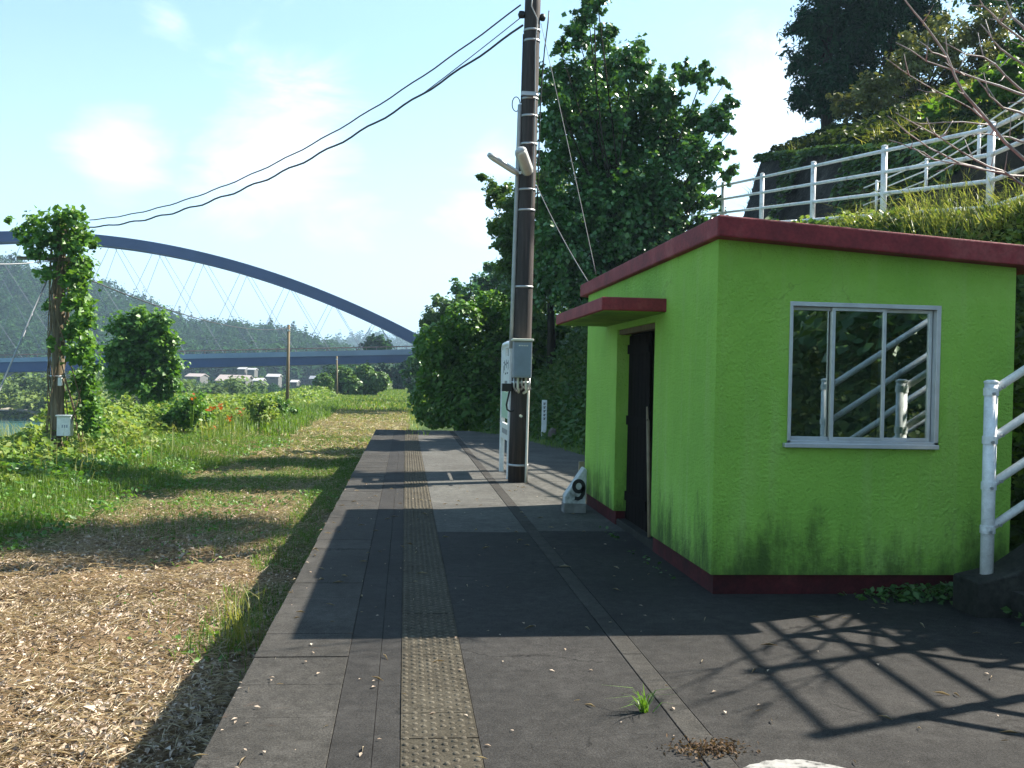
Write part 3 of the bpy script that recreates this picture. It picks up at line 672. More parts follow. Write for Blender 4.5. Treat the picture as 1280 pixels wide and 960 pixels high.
# ------------------------------------------------------------------ main utility pole
b0 = G(647, 602, 0); top = P(668.5, -75, b0[1] - .02)
def wood():
    m, nt, b, N, L = nodes('creosoted_wood')
    tc = N('ShaderNodeTexCoord'); mp = N('ShaderNodeMapping'); mp.inputs['Scale'].default_value = (14, 14, .7); L(tc.outputs['Object'], mp.inputs[0])
    n = noise(N, L, mp.outputs[0], 2.0, 8, .7)
    r = ramp(N, [(.3, (.008, .006, .006)), (.5, (.028, .020, .017)), (.68, (.065, .047, .040)), (.82, (.15, .12, .105))]); L(n.outputs[0], r.inputs[0])
    L(r.outputs[0], b.inputs['Base Color']); b.inputs['Roughness'].default_value = .75
    bp = N('ShaderNodeBump'); bp.inputs['Strength'].default_value = .7; bp.inputs['Distance'].default_value = .01; L(n.outputs[0], bp.inputs['Height']); L(bp.outputs[0], b.inputs['Normal'])
    return m
M_WOOD = wood()
pole = thing('utility_pole', 'tall dark wooden utility pole with grey meter box and lamps on the platform', 'utility pole', b0)
ax = top - b0; H = ax[2]; ax = ax / np.linalg.norm(ax)
def on(z, dx=0, dy=0): return b0 + ax * (z / ax[2]) + np.array([dx, dy, 0])
def rad(z): return .138 - .032 * z / H
mb = MB(); mb.tube([on(-.05)] + [on(H * k / 8) for k in range(1, 9)], [rad(H * k / 8) for k in range(9)], 20); mb.build('shaft', M_WOOD, pole, smooth=True)
def zpx(y): return P(655, y, b0[1])[2]
for y in (120, 124.5, 146, 181, 238, 263.5, 359, 478, 581, 52, 39):
    z = zpx(y); mb = MB(); mb.tube([on(z - .014), on(z + .014)], rad(z) + .006, 20); mb.build('steel_band', M_GALV, pole, smooth=True)
# conduits
cz = [zpx(y) for y in (436, 360, 263, 200, 150, 132)]
mb = MB(); mb.tube([on(z, -rad(z) - .022, -.02) for z in cz], .028, 10); mb.build('conduit', plain('grey_pvc', (.33, .35, .35), .5), pole, smooth=True)
cz = [0.0, .3, zpx(540), zpx(500), zpx(478)]
mb = MB(); mb.tube([on(z, rad(z) * .72, -rad(z) * .8) for z in cz], .017, 10); mb.build('conduit', plain('white_pvc', (.62, .62, .58), .45), pole, smooth=True)
mb = MB(); mb.tube([on(zpx(y), rad(2) + .02 + d, -.0) for y, d in ((262, 0), (200, 0), (150, .0), (100, .01), (60, .035), (28, .07), (12, .08))], .009, 6); mb.build('drop_cable', M_BLACK, pole, smooth=True)
mb = MB(); mb.tube([on(zpx(y), -rad(5) - .004, -.03) for y in (130, 100, 70, 44)], .008, 6); mb.build('drop_cable', M_BLACK, pole, smooth=True)
mb = MB(); mb.tube([on(zpx(y), dx, -rad(6) - .012) for y, dx in ((262, .06), (180, .07), (128, .06), (60, .04), (28, .06), (12, -.03), (-10, -.02))], .008, 6); mb.build('drop_cable', plain('grey_cable', (.3, .3, .3), .5), pole, smooth=True)
# ring of spare cable
c = on(zpx(131), -rad(5) - .07, -.02); mb = MB(); mb.tube([c + np.array([.055 * math.cos(a), .02, .10 * math.sin(a)]) for a in np.linspace(0, 2 * math.pi, 20)], .007, 6, False); mb.build('cable_loop', M_BLACK, pole, smooth=True)
mb = MB(); c = on(zpx(121)); mb.obox(c + np.array([-.03, -rad(5) - .03, 0]), (.10, 0, 0), (0, .03, 0), (0, 0, .025)); mb.build('bracket', M_GALV, pole)
for dx, y in ((-.16, 20), (-.14, 20), (.14, 22)):
    mb = MB(); c = on(zpx(y), dx, -.02); mb.tube([c - np.array([0, 0, .04]), c, c + np.array([0, 0, .05])], [.03, .045, .025], 10); mb.build('insulator', M_BLACK, pole, smooth=True)
# meter box with pipes
BQ = float(b0[1]) - .24
xz0 = P(640.5, 472, BQ); xz1 = P(664.5, 427, BQ)
mb = MB(); mb.box((xz0[0], BQ - .08, xz0[2]), (xz1[0], BQ + .09, xz1[2])); box = mb.build('meter_box', M_STEELGREY, pole, bevel=.01)
mb = MB(); mb.box((xz0[0] + .012, BQ - .088, xz0[2] + .02), (xz1[0] - .012, BQ - .0805, xz1[2] - .03)); mb.build('box_door', plain('blue_grey_steel', (.17, .215, .27), .4), box, bevel=.003)
mb = MB(); mb.box((xz0[0] - .018, BQ - .11, xz1[2] + .001), (xz1[0] + .018, BQ + .11, xz1[2] + .035)); mb.build('box_lid', M_CREAM, box, bevel=.01)
mb = MB()
for k in range(6): mb.box((xz0[0] + .07 + k * .022, BQ - .0905, xz1[2] - .068), (xz0[0] + .084 + k * .022, BQ - .0885, xz1[2] - .052))
mb.build('maker_plate', M_CREAM, box)
for k, (t, dn) in enumerate(((.1, .16), (.3, .17), (.52, .13), (.74, .18), (.92, .15))):
    x = xz0[0] + (xz1[0] - xz0[0]) * t; mb = MB()
    mb.tube([(x, BQ, xz0[2] + .01), (x, BQ, xz0[2] - dn * .8), (x + .02, BQ + .02, xz0[2] - dn), (x + .05 * (1 - t * 2), BQ + .07, xz0[2] - dn - .03)], .014 + .004 * (k % 2), 8); mb.build('pipe', (M_GALV, M_CREAM)[k % 2], pole, smooth=True)
c0 = P(627.5, 489, BQ + .14); c1 = P(639.5, 479.5, BQ + .14)
MB().box((c0[0], BQ + .09, c0[2]), (c1[0], BQ + .22, c1[2])).build('junction_box', M_BLACK, pole, bevel=.006)
mb = MB(); mb.tube([P(x, y, BQ + .12) for x, y in ((637, 488), (635, 497), (633, 506), (634, 512), (638, 514.5), (642, 513))], .012, 8); mb.build('hanging_cable', M_BLACK, pole, smooth=True)
mb = MB(); c = P(651, 520, BQ); mb.tube([c + np.array([0, .05, 0]), c - np.array([0, .06, 0])], .018, 8); mb.build('bolt_head', M_CREAM, pole)
# two fluorescent street lamps
M_LAMP = plain('lamp_housing', (.40, .42, .42), .4); M_DIFF = plain('lamp_diffuser', (.62, .62, .56), .3)
def lamp(a, b_, w, h, nrm):
    a, b_ = np.array(a), np.array(b_); d = b_ - a; Ln = np.linalg.norm(d); d /= Ln
    n_ = np.array(nrm, float); n_ -= d * n_.dot(d); n_ /= np.linalg.norm(n_); s_ = np.cross(d, n_)
    def shell(w, h, off, ln0, ln1):
        vs = []; fs = []
        st_ = [(ln0, .55), (ln0 + .04, .85), (ln0 + .12, 1), (ln1 - .12, 1), (ln1 - .04, .85), (ln1, .55)]
        for t, k in st_:
            for q in range(12):
                an = 2 * math.pi * q / 12
                vs.append(a + d * (t * Ln) + s_ * (w * k * math.cos(an)) + n_ * (off + h * (.6 + .4 * k) * math.sin(an)))
        for i in range(len(st_) - 1):
            for q in range(12): fs.append((i * 12 + q, i * 12 + (q + 1) % 12, i * 12 + 12 + (q + 1) % 12, i * 12 + 12 + q))
        fs.append(tuple(range(11, -1, -1))); fs.append(tuple((len(st_) - 1) * 12 + q for q in range(12)))
        mm = MB(); mm.add(vs, fs); return mm
    hs = shell(w, h, 0, 0, 1).build('lamp_housing', M_LAMP, pole, smooth=True)
    shell(w * .82, h * .7, -h * .55, .05, .95).build('lamp_diffuser', M_DIFF, hs, smooth=True)
zl = zpx(216)
lamp(P(648, 217, BQ + .14), P(610.5, 193, BQ - .11), .055, .035, (0, 0, 1))
lamp(P(661, 217, BQ - .01), P(649.5, 186, BQ - .41), .085, .05, (-.35, .55, .75))
mb = MB(); mb.tube([on(zl, 0, 0), P(650, 216, BQ + .04)], .02, 8); mb.tube([on(zl, .02, -.05), P(661, 216, BQ + .04)], .02, 8); mb.build('lamp_bracket', M_GALV, pole)

# ------------------------------------------------------------------ station name board, seen almost edge on
SX = 1.49; SY0, SY1 = 14.2, 15.32
sb = thing('station_board', 'white two-legged station name board standing edge on behind the dark utility pole', 'sign board', (SX, (SY0 + SY1) / 2, 0))
sg = lambda y: 1.45 + (471 - y) / F * 15.1
for y in (SY0, SY1): MB().box((SX - .035, y - .04, -.02), (SX + .035, y + .04, sg(436))).build('leg', M_WPLATE, sb, bevel=.012)
pts = [(SX, SY0 - .0, sg(438)), (SX, SY0 + .02, sg(434)), (SX, SY0 + .10, sg(431.5)), (SX, (SY0 + SY1) / 2, sg(431)), (SX, SY1 - .10, sg(431.5)), (SX, SY1 - .02, sg(434)), (SX, SY1, sg(438))]
mb = MB(); mb.tube(pts, .042, 10); mb.build('top_rail', M_WPLATE, sb, smooth=True)
def panel(n, y0, y1, mat, t=.02):
    return MB().box((SX - t, SY0 + .041, sg(y1)), (SX + t, SY1 - .041, sg(y0))).build(n, mat, sb, bevel=.003)
panel('top_panel', 432.5, 436.5, M_WPLATE); 
MB().box((SX - .018, SY1 - .45, sg(446)), (SX + .018, SY1 - .041, sg(436.6))).build('top_panel', M_WPLATE, sb)
MB().box((SX - .018, SY0 + .041, sg(446)), (SX + .018, SY0 + .25, sg(436.6))).build('top_panel', M_WPLATE, sb)
pl = panel('name_panel', 446.1, 489, M_WPLATE)
mb = MB()
for (u, v0, w_, h_) in ((.16, .62, .05, .25), (.24, .78, .12, .04), (.20, .50, .14, .04), (.42, .66, .05, .24), (.50, .74, .10, .05), (.46, .48, .14, .05), (.68, .60, .05, .28), (.74, .80, .1, .04), (.78, .52, .05, .22), (.3, .22, .06, .08), (.42, .22, .06, .08), (.54, .22, .06, .08)):
    y0 = SY0 + .04 + u * 1.02; z0 = sg(489) + v0 * (sg(446) - sg(489))
    mb.box((SX - .0225, y0, z0), (SX - .0205, y0 + w_, z0 + h_ * (sg(446) - sg(489))))
mb.build('lettering', plain('dark_blue_paint', (.03, .04, .07), .5), pl)
panel('green_panel', 490, 522, plain('pale_green_enamel', (.36, .55, .42), .4))
p3 = panel('lower_panel', 528.5, 548, M_WPLATE)
mb = MB()
for k in range(7): mb.box((SX - .0225, SY0 + .15 + k * .12, sg(541)), (SX - .0205, SY0 + .22 + k * .12, sg(535)))
mb.build('lettering', plain('grey_print', (.2, .2, .22), .5), p3)

# ------------------------------------------------------------------ pole on the riverside, smothered in vine
lb = G(70, 592, -.78); lt = P(76, 268, lb[1]); LPY = lb[1]
lpole = thing('utility_pole', 'weathered brown wooden pole overgrown with vine on the riverside verge', 'utility pole', lb)
lax = (lt - lb); LH = lax[2]
def lon(z, dx=0, dy=0): return lb + lax * ((z - lb[2]) / LH) + np.array([dx, dy, 0])
M_WOOD2 = surf('grey_brown_wood', [(.3, (.07, .05, .03)), (.5, (.16, .125, .08)), (.75, (.28, .23, .16))], 2, .85, .5, 20, .2, 0, (20, .2), stretch=(8, 8, .6))
mb = MB(); mb.tube([lon(lb[2] - .1 + (LH + .1) * k / 6) for k in range(7)], [.140 - .03 * k / 6 for k in range(7)], 16); mb.build('shaft', M_WOOD2, lpole, smooth=True)
for y in (470, 548): 
    z = P(70, y, LPY)[2]; mb = MB(); mb.tube([lon(z - .015), lon(z + .015)], .158, 16); mb.build('steel_band', M_GALV, lpole, smooth=True)
a = P(73, 544.5, LPY - .2); c = P(90.5, 520.5, LPY - .2)
mb = MB(); mb.box((a[0], LPY - .32, a[2]), (c[0], LPY - .1, c[2])); wbx = mb.build('meter_box', M_WPLATE, lpole, bevel=.008)
mb = MB(); mb.box((a[0] - .02, LPY - .35, c[2] + .001), (c[0] + .02, LPY - .09, c[2] + .03)); mb.build('box_lid', M_WPLATE, wbx, bevel=.006)
mb = MB()
for k in range(3): mb.box((a[0] + .10 + k * .045, LPY - .3225, (a[2] + c[2]) / 2 - .03), (a[0] + .125 + k * .045, LPY - .3205, (a[2] + c[2]) / 2 + .03))
mb.build('lettering', plain('blue_grey_print', (.25, .28, .35), .5), wbx)
a = P(72.5, 482, LPY - .17); c = P(77.5, 472, LPY - .17); MB().box((a[0], LPY - .19, a[2]), (c[0], LPY - .14, c[2])).build('number_plate', M_WPLATE, lpole)
mb = MB(); c = P(72, 325, LPY); mb.obox(c + np.array([-.2, -.16, 0]), (.55, 0, 0), (0, .03, 0), (0, 0, .035)); mb.build('cross_arm', M_WOOD2, lpole)

# ------------------------------------------------------------------ cables and stays
M_CABLE = plain('cable_sheath', (.035, .037, .045), .5); M_STAY = plain('stay_wire', (.30, .31, .33), .6, .0); M_WIRE = plain('hut_wire', (.13, .13, .14), .7)
def sag(a, b_, s, n=40, wig=0.0, ph=0.0):
    a, b_ = np.array(a), np.array(b_)
    o = []
    for k in range(n + 1):
        t = k / n; p = a + (b_ - a) * t; p = p - np.array([0, 0, 4 * s * t * (1 - t)])
        p = p + np.array([0, 0, wig * math.sin(t * 75 + ph)]) * math.sin(math.pi * t) ** .3
        o.append(p)
    return o
def cable(name, pts, r, label, mat, group='overhead cables'):
    mb = MB(); mb.tube(pts, r, 6); tag(mb.build(name, mat, smooth=True), label, 'cable', group)
pa = on(zpx(8), -.17, -.03); pb = on(zpx(33), -.13, -.03)
cable('overhead_cable', sag(pa, P(112, 275, LPY), .62, 50, .010), .011, 'thin black overhead cable, the upper of two slung between the poles', M_CABLE)
cable('overhead_cable', sag(pb, P(112, 284, LPY), .60, 60, .020), .015, 'thick wavy black overhead cable, the lower of two slung between the poles', M_CABLE)
cable('overhead_cable', sag(on(zpx(21), -.13, -.03), sag(pb, P(112, 284, LPY), .60, 60, .030)[10], .01, 12), .007, 'short thin tie wire meeting the thick wavy cable near the tall pole', M_CABLE)
cable('overhead_cable', sag(P(84, 338, LPY), P(361, 410, 55), .5, 40), .016, 'dark cable dropping from the vine-covered pole towards the distant pole', M_CABLE)
cable('overhead_cable', sag(P(72, 325, LPY - .15), P(-120, 318, LPY - 4), .12, 20), .010, 'pale wire running left from the top of the vine-covered pole', M_STAY)
cable('overhead_cable', sag(P(68, 322, LPY), P(-120, 306, LPY - 2), .12, 20), .008, 'higher pale wire running left from the vine-covered pole', M_STAY)
gx = G(-60, 590, -1.0); gd = P(67, 330, LPY); ge = P(0, 486, LPY - .8); ge2 = gd + (ge - gd) * 1.75
cable('stay_wire', [gd, ge, ge2], .020, 'taut pale stay wire slanting down left from the vine-covered pole', M_STAY, 'stay wires')
rz = ZR(HX0) + th
cable('drop_wire', sag(on(zpx(30), .12, -.03), P(745, 343, 11.2), -.02, 24), .0045, 'thin grey wire dropping from the pole top to the hut roof', M_WIRE, 'wires to the hut roof')
cable('drop_wire', sag(on(zpx(232), .13, -.03), P(735, 352, 11.3), .05, 24), .006, 'short grey wire dropping from mid pole to the hut roof', M_WIRE, 'wires to the hut roof')

# ------------------------------------------------------------------ railings
RAILS = (1.15, .84, .53, .22)
def railing(root, bases, hp, rails, rp, rr, extend=(0, 0), clamps=True, bolts=False, drop=None):
    bases = [np.array(b_, float) for b_ in bases]
    for i, b_ in enumerate(bases):
        mb = MB(); mb.tube([b_ - np.array([0, 0, .12 + (drop or {}).get(i, 0)]), b_ + np.array([0, 0, hp - .012])], rp, 14); po = mb.build('post', M_WHITE, root, smooth=True)
        for p_ in [x for x in po.data.polygons if abs(x.normal.z) > .9]: p_.use_smooth = False
        mb = MB(); mb.tube([b_ + np.array([0, 0, hp - .011]), b_ + np.array([0, 0, hp + .002]), b_ + np.array([0, 0, hp + .012])], [rp + .004, rp + .004, rp * .6], 14); mb.build('post_cap', M_WHITE, po, smooth=False)
        if clamps:
            for h in rails:
                mb = MB(); mb.tube([b_ + np.array([0, 0, h - .025]), b_ + np.array([0, 0, h + .025])], rp + .006, 14); mb.build('clamp', M_WHITE, po, smooth=False)
        if bolts:
            for h in rails:
                for dx in (-.01, .062):
                    c = b_ + np.array([dx, -rp - .018 + (.012 if dx > 0 else 0), h + dx * .6 - .005]); mb = MB(); mb.tube([c, c + np.array([0, .03, 0])], .010, 8); mb.build('bolt', M_GALV, po)
    for h in rails:
        pts = [b_ + np.array([0, 0, h]) for b_ in bases]
        d0 = pts[0] - pts[1]; d1 = pts[-1] - pts[-2]
        if extend[0]: pts.insert(0, pts[0] + d0 / np.linalg.norm(d0) * extend[0])
        if extend[1]: pts.append(pts[-1] + d1 / np.linalg.norm(d1) * extend[1])
        mb = MB(); mb.tube(pts, rr, 12); mb.build('rail', M_WHITE, root, smooth=True)
rt = thing('pipe_railing', 'long white four-rail pipe railing along the upper road above the hut', 'railing', (float(road_x(6.2)), 6.2, 3.1))
ysr = [5.7, 6.6, 8.9, 11.2, 14.0, 16.8, 19.6, 22.4, 25.2]
railing(rt, [(float(road_x(y)), y, float(road_z(y))) for y in ysr], 1.22, RAILS, .044, .027, drop={0: 1.5, 1: .6})
SL = .65
STY = 6.1
PX0 = float(P(1233, 722, STY)[0])
sbz = lambda x: .235 + SL * (x - PX0)
r2 = thing('stair_railing', 'white pipe stair railing whose first post stands on a mossy concrete block', 'railing', (PX0, STY, .24))
railing(r2, [(x, STY, sbz(x)) for x in (PX0, 4.98, 6.22, 7.46, 8.7)], 1.25, (1.185, .875, .58, .30), .041, .027, bolts=True)
r3 = thing('stair_railing', 'white pipe stair railing on the side of the steps away from the hut', 'railing', (3.66, 4.72, .24))
railing(r3, [(x, 4.72, sbz(x)) for x in (PX0, 4.98, 6.22, 7.46, 8.7)], 1.25, (1.185, .875, .58, .30), .041, .027)
# stringer blocks and steps
stp = thing('concrete_steps', 'mossy concrete steps climbing from the platform to the upper road', 'steps', (3.55, 5.4, 0))
for y0, y1 in ((5.95, 6.25), (4.58, 4.88)):
    mb = MB(); mb.prism([(3.60, -.1), (9.1, -.1), (9.1, sbz(9.1) - .02), (3.86, sbz(3.86) - .03), (3.60, .222)], 'y', y0, y1); mb.build('stringer', M_DARKC, stp, bevel=.015)
mb = MB()
for k in range(19):
    x = 3.82 + k * .28; mb.box((x, 4.885, -.1), (x + .30, 5.945, .17 * (k + 1) + .0))
mb.build('tread', M_DARKC, stp)
# slim handrail climbing along the retaining wall
r4 = thing('handrail', 'thin white three-rail handrail climbing along the dark retaining wall', 'railing', (8.2, 16, 4.2))
hb = []
for (px, py) in ((1095, 266), (1157, 243), (1223, 206), (1282, 170)):
    d = ray(px, py); t = 8.15 / d[0]; hb.append(CAMP + d * t)
railing(r4, hb, .56, (.53, .38, .22), .024, .012, clamps=False, extend=(.5, 1.2))
mb = MB(); n_ = len(hb)
vs = []; fs = []
for i, p in enumerate(hb + [hb[-1] + (hb[-1] - hb[-2])]):
    zg = float(road_z(p[1])) - .1
    for q_ in ((p[0] - .12, p[1], zg), (p[0] - .12, p[1], max(zg + .02, p[2] - .02)), (p[0] + .5, p[1], max(zg + .02, p[2] - .02)), (p[0] + .5, p[1], zg)): vs.append(q_)
    if i:
        for k in range(4): fs.append((4 * i - 4 + k, 4 * i - 4 + (k + 1) % 4, 4 * i + (k + 1) % 4, 4 * i + k))
fs.append((0, 1, 2, 3)); k = 4 * n_; fs.append((k + 3, k + 2, k + 1, k))
tag(mb.add(vs, fs).build('ramp', M_DARKC), 'dark concrete ramp under the thin handrail by the retaining wall', 'ramp')

# retaining wall
M_WALLD = surf('dark_sprayed_concrete', [(.3, (.016, .017, .016)), (.55, (.04, .041, .04)), (.8, (.10, .098, .09))], 1.3, .95, .8, 12, .1, 0, (10, .4), bdist=.06)
vs = []; fs = []
yy = np.arange(5.6, 27.01, .3)
for i, y in enumerate(yy):
    xw = float(wall_x(y)); z = float(road_z(y)); h = float(wall_h(y)) + .15 * (float(fbm(y, 0, .7, 8)) - .5)
    for k in range(6):
        t = k / 5; vs.append((xw + .75 * t + .12 * (float(fbm(y, k, 1.1, 3)) - .5), y, z - .3 + (h + .3) * t))
    vs.append((xw + 1.3, y, z + h)); vs.append((xw + 1.3, y, z - .3))
    if i:
        for k in range(8): fs.append((8 * i - 8 + k, 8 * i - 8 + (k + 1) % 8, 8 * i + (k + 1) % 8, 8 * i + k))
fs.append(tuple(range(8))); k = 8 * (len(yy) - 1); fs.append(tuple(k + 7 - j for j in range(8)))
tag(MB().add(vs, fs).build('retaining_wall', M_WALLD), 'dark leaning retaining wall on the far side of the upper road', 'wall')

# ------------------------------------------------------------------ arch bridge
BY = 150.0
M_BLUE = surf('blue_bridge_paint', [(.3, (.014, .038, .11)), (.7, (.023, .055, .15))], .3, .5)
M_PARA = surf('pale_blue_parapet', [(.3, (.14, .18, .26)), (.7, (.2, .25, .33))], .3, .6)
M_RUST = plain('rusty_rail', (.16, .10, .09), .7)
br = thing('arch_bridge', 'dark blue steel arch bridge with crossed hanger cables over the river', 'bridge', (-50, BY, -1))
def dpt(px, which, Y):   # deck edge lines
    yv = {'top': 443.5 + (px - 516) * -.0188 - .3, 'bot': 453.0 + (px - 516) * -.0242, 'par': 436.5 + (px - 516) * -.0215, 'rail': 432.8 + (px - 516) * -.0215}[which]
    return P(px, yv, Y)
def band(name, w0, w1, Y0, Y1, mat, px0=-480, px1=690):
    mb = MB(); a0, a1 = dpt(px0, w0, BY - 4.5), dpt(px1, w0, BY - 4.5); c0, c1 = dpt(px0, w1, BY - 4.5), dpt(px1, w1, BY - 4.5)
    f = lambda p, Y: (p[0], Y, p[2])
    mb.hexa([f(c0, Y0), f(c1, Y0), f(c1, Y1), f(c0, Y1), f(a0, Y0), f(a1, Y0), f(a1, Y1), f(a0, Y1)]); return mb.build(name, mat, br)
band('deck_girder', 'top', 'bot', BY - 4.5, BY + 4.5, M_BLUE)
band('parapet', 'par', 'top', BY - 4.75, BY - 4.55, M_PARA); band('parapet', 'par', 'top', BY + 4.55, BY + 4.75, M_PARA)
mb = MB(); a, c = dpt(-480, 'rail', BY - 4.65), dpt(690, 'rail', BY - 4.65); mb.tube([(a[0], BY - 4.65, a[2]), (c[0], BY - 4.65, c[2])], .09, 6)
for k in range(90):
    t = k / 89; p = a + (c - a) * t; mb.box((p[0] - .05, BY - 4.7, p[2] - .75), (p[0] + .05, BY - 4.6, p[2]))
mb.build('deck_railing', M_RUST, br)
def arch_px(px): return 297.5 + .000545 * (px - 35) ** 2
def arch_pt(px, s):
    t = (px - 35) / 490.0; Y = BY + s * (1.3 + 3.1 * abs(t) ** 1.3)
    p = P(px, arch_px(px), BY); return np.array([p[0], Y, p[2]])
us = np.linspace(-455, 530, 60)
for s in (-1, 1):
    vs = []; fs = []
    for i, u in enumerate(us):
        p = arch_pt(u, s); d = arch_pt(u + 4, s) - arch_pt(u - 4, s); d[1] = 0; d /= np.linalg.norm(d); nn = np.array([-d[2], 0, d[0]]); w = .5; h = .74 if s < 0 else .6
        for (i1, j1) in ((-1, -1), (1, -1), (1, 1), (-1, 1)): vs.append(p + nn * h * j1 + np.array([0, w * i1, 0]))
        if i:
            for k in range(4): fs.append((4 * i - 4 + k, 4 * i - 4 + (k + 1) % 4, 4 * i + (k + 1) % 4, 4 * i + k))
    fs.append((0, 1, 2, 3)); k = len(vs) - 4; fs.append((k + 3, k + 2, k + 1, k))
    MB().add(vs, fs).build('arch_rib', M_BLUE, br)
for u in (-390, -260, -150, -50, 35, 120, 215, 320, 430):
    a, c = arch_pt(u, -1), arch_pt(u, 1); mb = MB(); mb.obox((a + c) / 2, (.35, 0, 0), (0, abs(c[1] - a[1]) / 2 - .5, 0), (0, 0, .3)); mb.build('arch_brace', M_BLUE, br)
M_HANG = plain('hanger_cable', (.10, .12, .17), .6)
for s in (-1, 1):
    for k, u in enumerate(np.linspace(-400, 470, 17)):
        for dr in (-1, 1):
            hgt = 441 - arch_px(u); ud = u + dr * (.50 * hgt + 4)
            if ud < -470 or ud > 520: continue
            a = arch_pt(u, s); e_ = dpt(ud, 'par', BY - 4.5); e_ = np.array([e_[0], BY + s * 4.3, e_[2]])
            mb = MB(); mb.tube([a, e_], .030, 5); mb.build('hanger', M_HANG, br)
for u in (-470, 545):
    p = dpt(u, 'bot', BY); mb = MB(); mb.box((p[0] - 2.2, BY - 4.2, -9), (p[0] + 2.2, BY + 4.2, p[2] - .02)); mb.build('abutment', M_CONC, br)

# ------------------------------------------------------------------ far poles
M_WOOD3 = surf('far_pole_wood', [(.3, (.10, .075, .045)), (.7, (.2, .16, .10))], 1, .85, stretch=(6, 6, .6))
for (px, y1, Y, lab, lean) in ((361, 406, 55, 'distant brown wooden pole rising from the riverside bushes, tallest of the far poles', 0), (421, 445, 92, 'thin distant pole in front of the rounded bush under the bridge', -.4), (445.5, 458, 118, 'thinnest and farthest pole beside the grassy trackbed', .2)):
    t_ = P(px, y1, Y); zb = float(height(t_[0], Y)); fp = thing('wooden_pole', lab, 'pole', (t_[0], Y, zb), 'far poles beside the old trackbed')
    mb = MB(); mb.tube([(t_[0] - lean * .2, Y, zb - .2), (t_[0], Y, t_[2])], [.095, .075], 10); mb.build('shaft', M_WOOD3, fp, smooth=True)
    mb = MB(); mb.tube([(t_[0], Y, t_[2] - .35), (t_[0], Y, t_[2] - .25)], .09, 10); mb.build('steel_band', M_GALV, fp)

# ------------------------------------------------------------------ houses in the valley
M_HWALL = plain('house_wall', (.085, .083, .078), .8); M_HROOF = plain('pale_roof_sheet', (.26, .225, .215), .8, spec=.1); M_HDARK = plain('grey_roof_tile', (.16, .17, .19), .6); M_HWIN = plain('dark_window', (.03, .035, .045), .2); M_HWHITE = plain('white_roof', (.30, .30, .305), .8, spec=.1)
def house(px0, px1, y0, y1, Y, roofm, lab, dep=9, fr=.45, cat='house'):
    a, c = P(px0, y1, Y), P(px1, y0, Y); x0, x1 = a[0], c[0]; z0 = a[2]; z1 = c[2]; ze = z0 + (z1 - z0) * (1 - fr)
    h = thing('house', lab, cat, ((x0 + x1) / 2, Y, z0), 'houses across the valley')
    MB().box((x0, Y, z0 - 2.5), (x1, Y + dep, ze)).build('wall', M_HWALL, h)
    o = .06 * (x1 - x0) / 2 + .15; mb = MB(); mb.prism([(Y - .5, ze - .12), (Y - .5, ze + .02), (Y + dep / 2, z1), (Y + dep + .5, ze + .02), (Y + dep + .5, ze - .12), (Y + dep / 2, z1 - .2)], 'x', x0 - o, x1 + o); mb.build('roof', roofm, h)
    mb = MB(); mb.prism([(Y, ze), (Y + dep / 2, z1 - .21), (Y + dep, ze)], 'x', x0 + .05, x1 - .05); mb.build('gable', M_HWALL, h)
    k = max(1, int((x1 - x0) / 4))
    for i in range(min(k, 5)):
        wx = x0 + (i + .5) * (x1 - x0) / min(k, 5); hz = max(.5, (ze - z0) * .4)
        MB().box((wx - .7, Y - .05, z0 + (ze - z0) * .35), (wx + .7, Y + .05, z0 + (ze - z0) * .35 + hz)).build('window', M_HWIN, h)
house(270, 307, 469, 483, 290, M_HROOF, 'long pale-roofed shed across the valley, largest of the far buildings', 16, .5, 'shed')
house(232, 250, 467, 475, 300, M_HROOF, 'low pale shed far across the valley beside the leafy mound', 12)
house(316, 327, 472.5, 480, 280, M_HWHITE, 'small white-roofed house just right of the long pale shed', 8)
house(297, 306, 459, 464, 340, M_HWHITE, 'left one of a pair of tiny white roofs just under the bridge deck', 8)
house(309, 318, 460, 464.5, 335, M_HWHITE, 'right one of a pair of tiny white roofs just under the bridge deck', 8)
house(333, 348, 467.5, 475, 310, M_HWHITE, 'white house far across the valley left of the brown far pole', 9)
house(363, 371, 475, 481, 270, M_HWHITE, 'narrow white house just right of the brown far pole', 7)
house(387, 400, 470, 478, 290, M_HDARK, 'grey-tiled white house at the right end of the far village', 8)
# ================================================================== VEGETATION
M_BARK = surf('bark', [(.3, (.018, .015, .012)), (.6, (.04, .033, .026)), (.8, (.08, .07, .055))], 3, .9, .6, 15, .1, 0, (20, .2), stretch=(5, 5, 1))
L_GINK = leafmat('broadleaf_green', [(0.0323, 0.0966, 0.0271), (0.0564, 0.1507, 0.0373), (0.1006, 0.2221, 0.0508)], .30, .25, .45, .3)
L_PALE = leafmat('pale_broadleaf', [(0.0490, 0.1050, 0.0252), (0.0770, 0.1540, 0.0350), (0.1190, 0.1960, 0.0490)], .4, .3, .25, .3)
L_BUSH = leafmat('vine_leaf', [(0.0308, 0.0770, 0.0252), (0.0560, 0.1260, 0.0336), (0.1050, 0.1750, 0.0420)], .42, .25, .3, .35)
L_KUDZU = leafmat('kudzu_leaf', [(0.0462, 0.1250, 0.0224), (0.0847, 0.1985, 0.0308), (0.1540, 0.2793, 0.0490)], .45, .4, .4, .3)
L_CONI = leafmat('conifer_needle', [(0.0085, 0.0316, 0.0150), (0.0149, 0.0504, 0.0225), (0.0234, 0.0719, 0.0275)], .6, .12, .1, .3)
L_OLIVE = leafmat('olive_leaf', [(0.0844, 0.1057, 0.0330), (0.1519, 0.1707, 0.0540), (0.2531, 0.2438, 0.0900)], .38, .22, .2, .35)
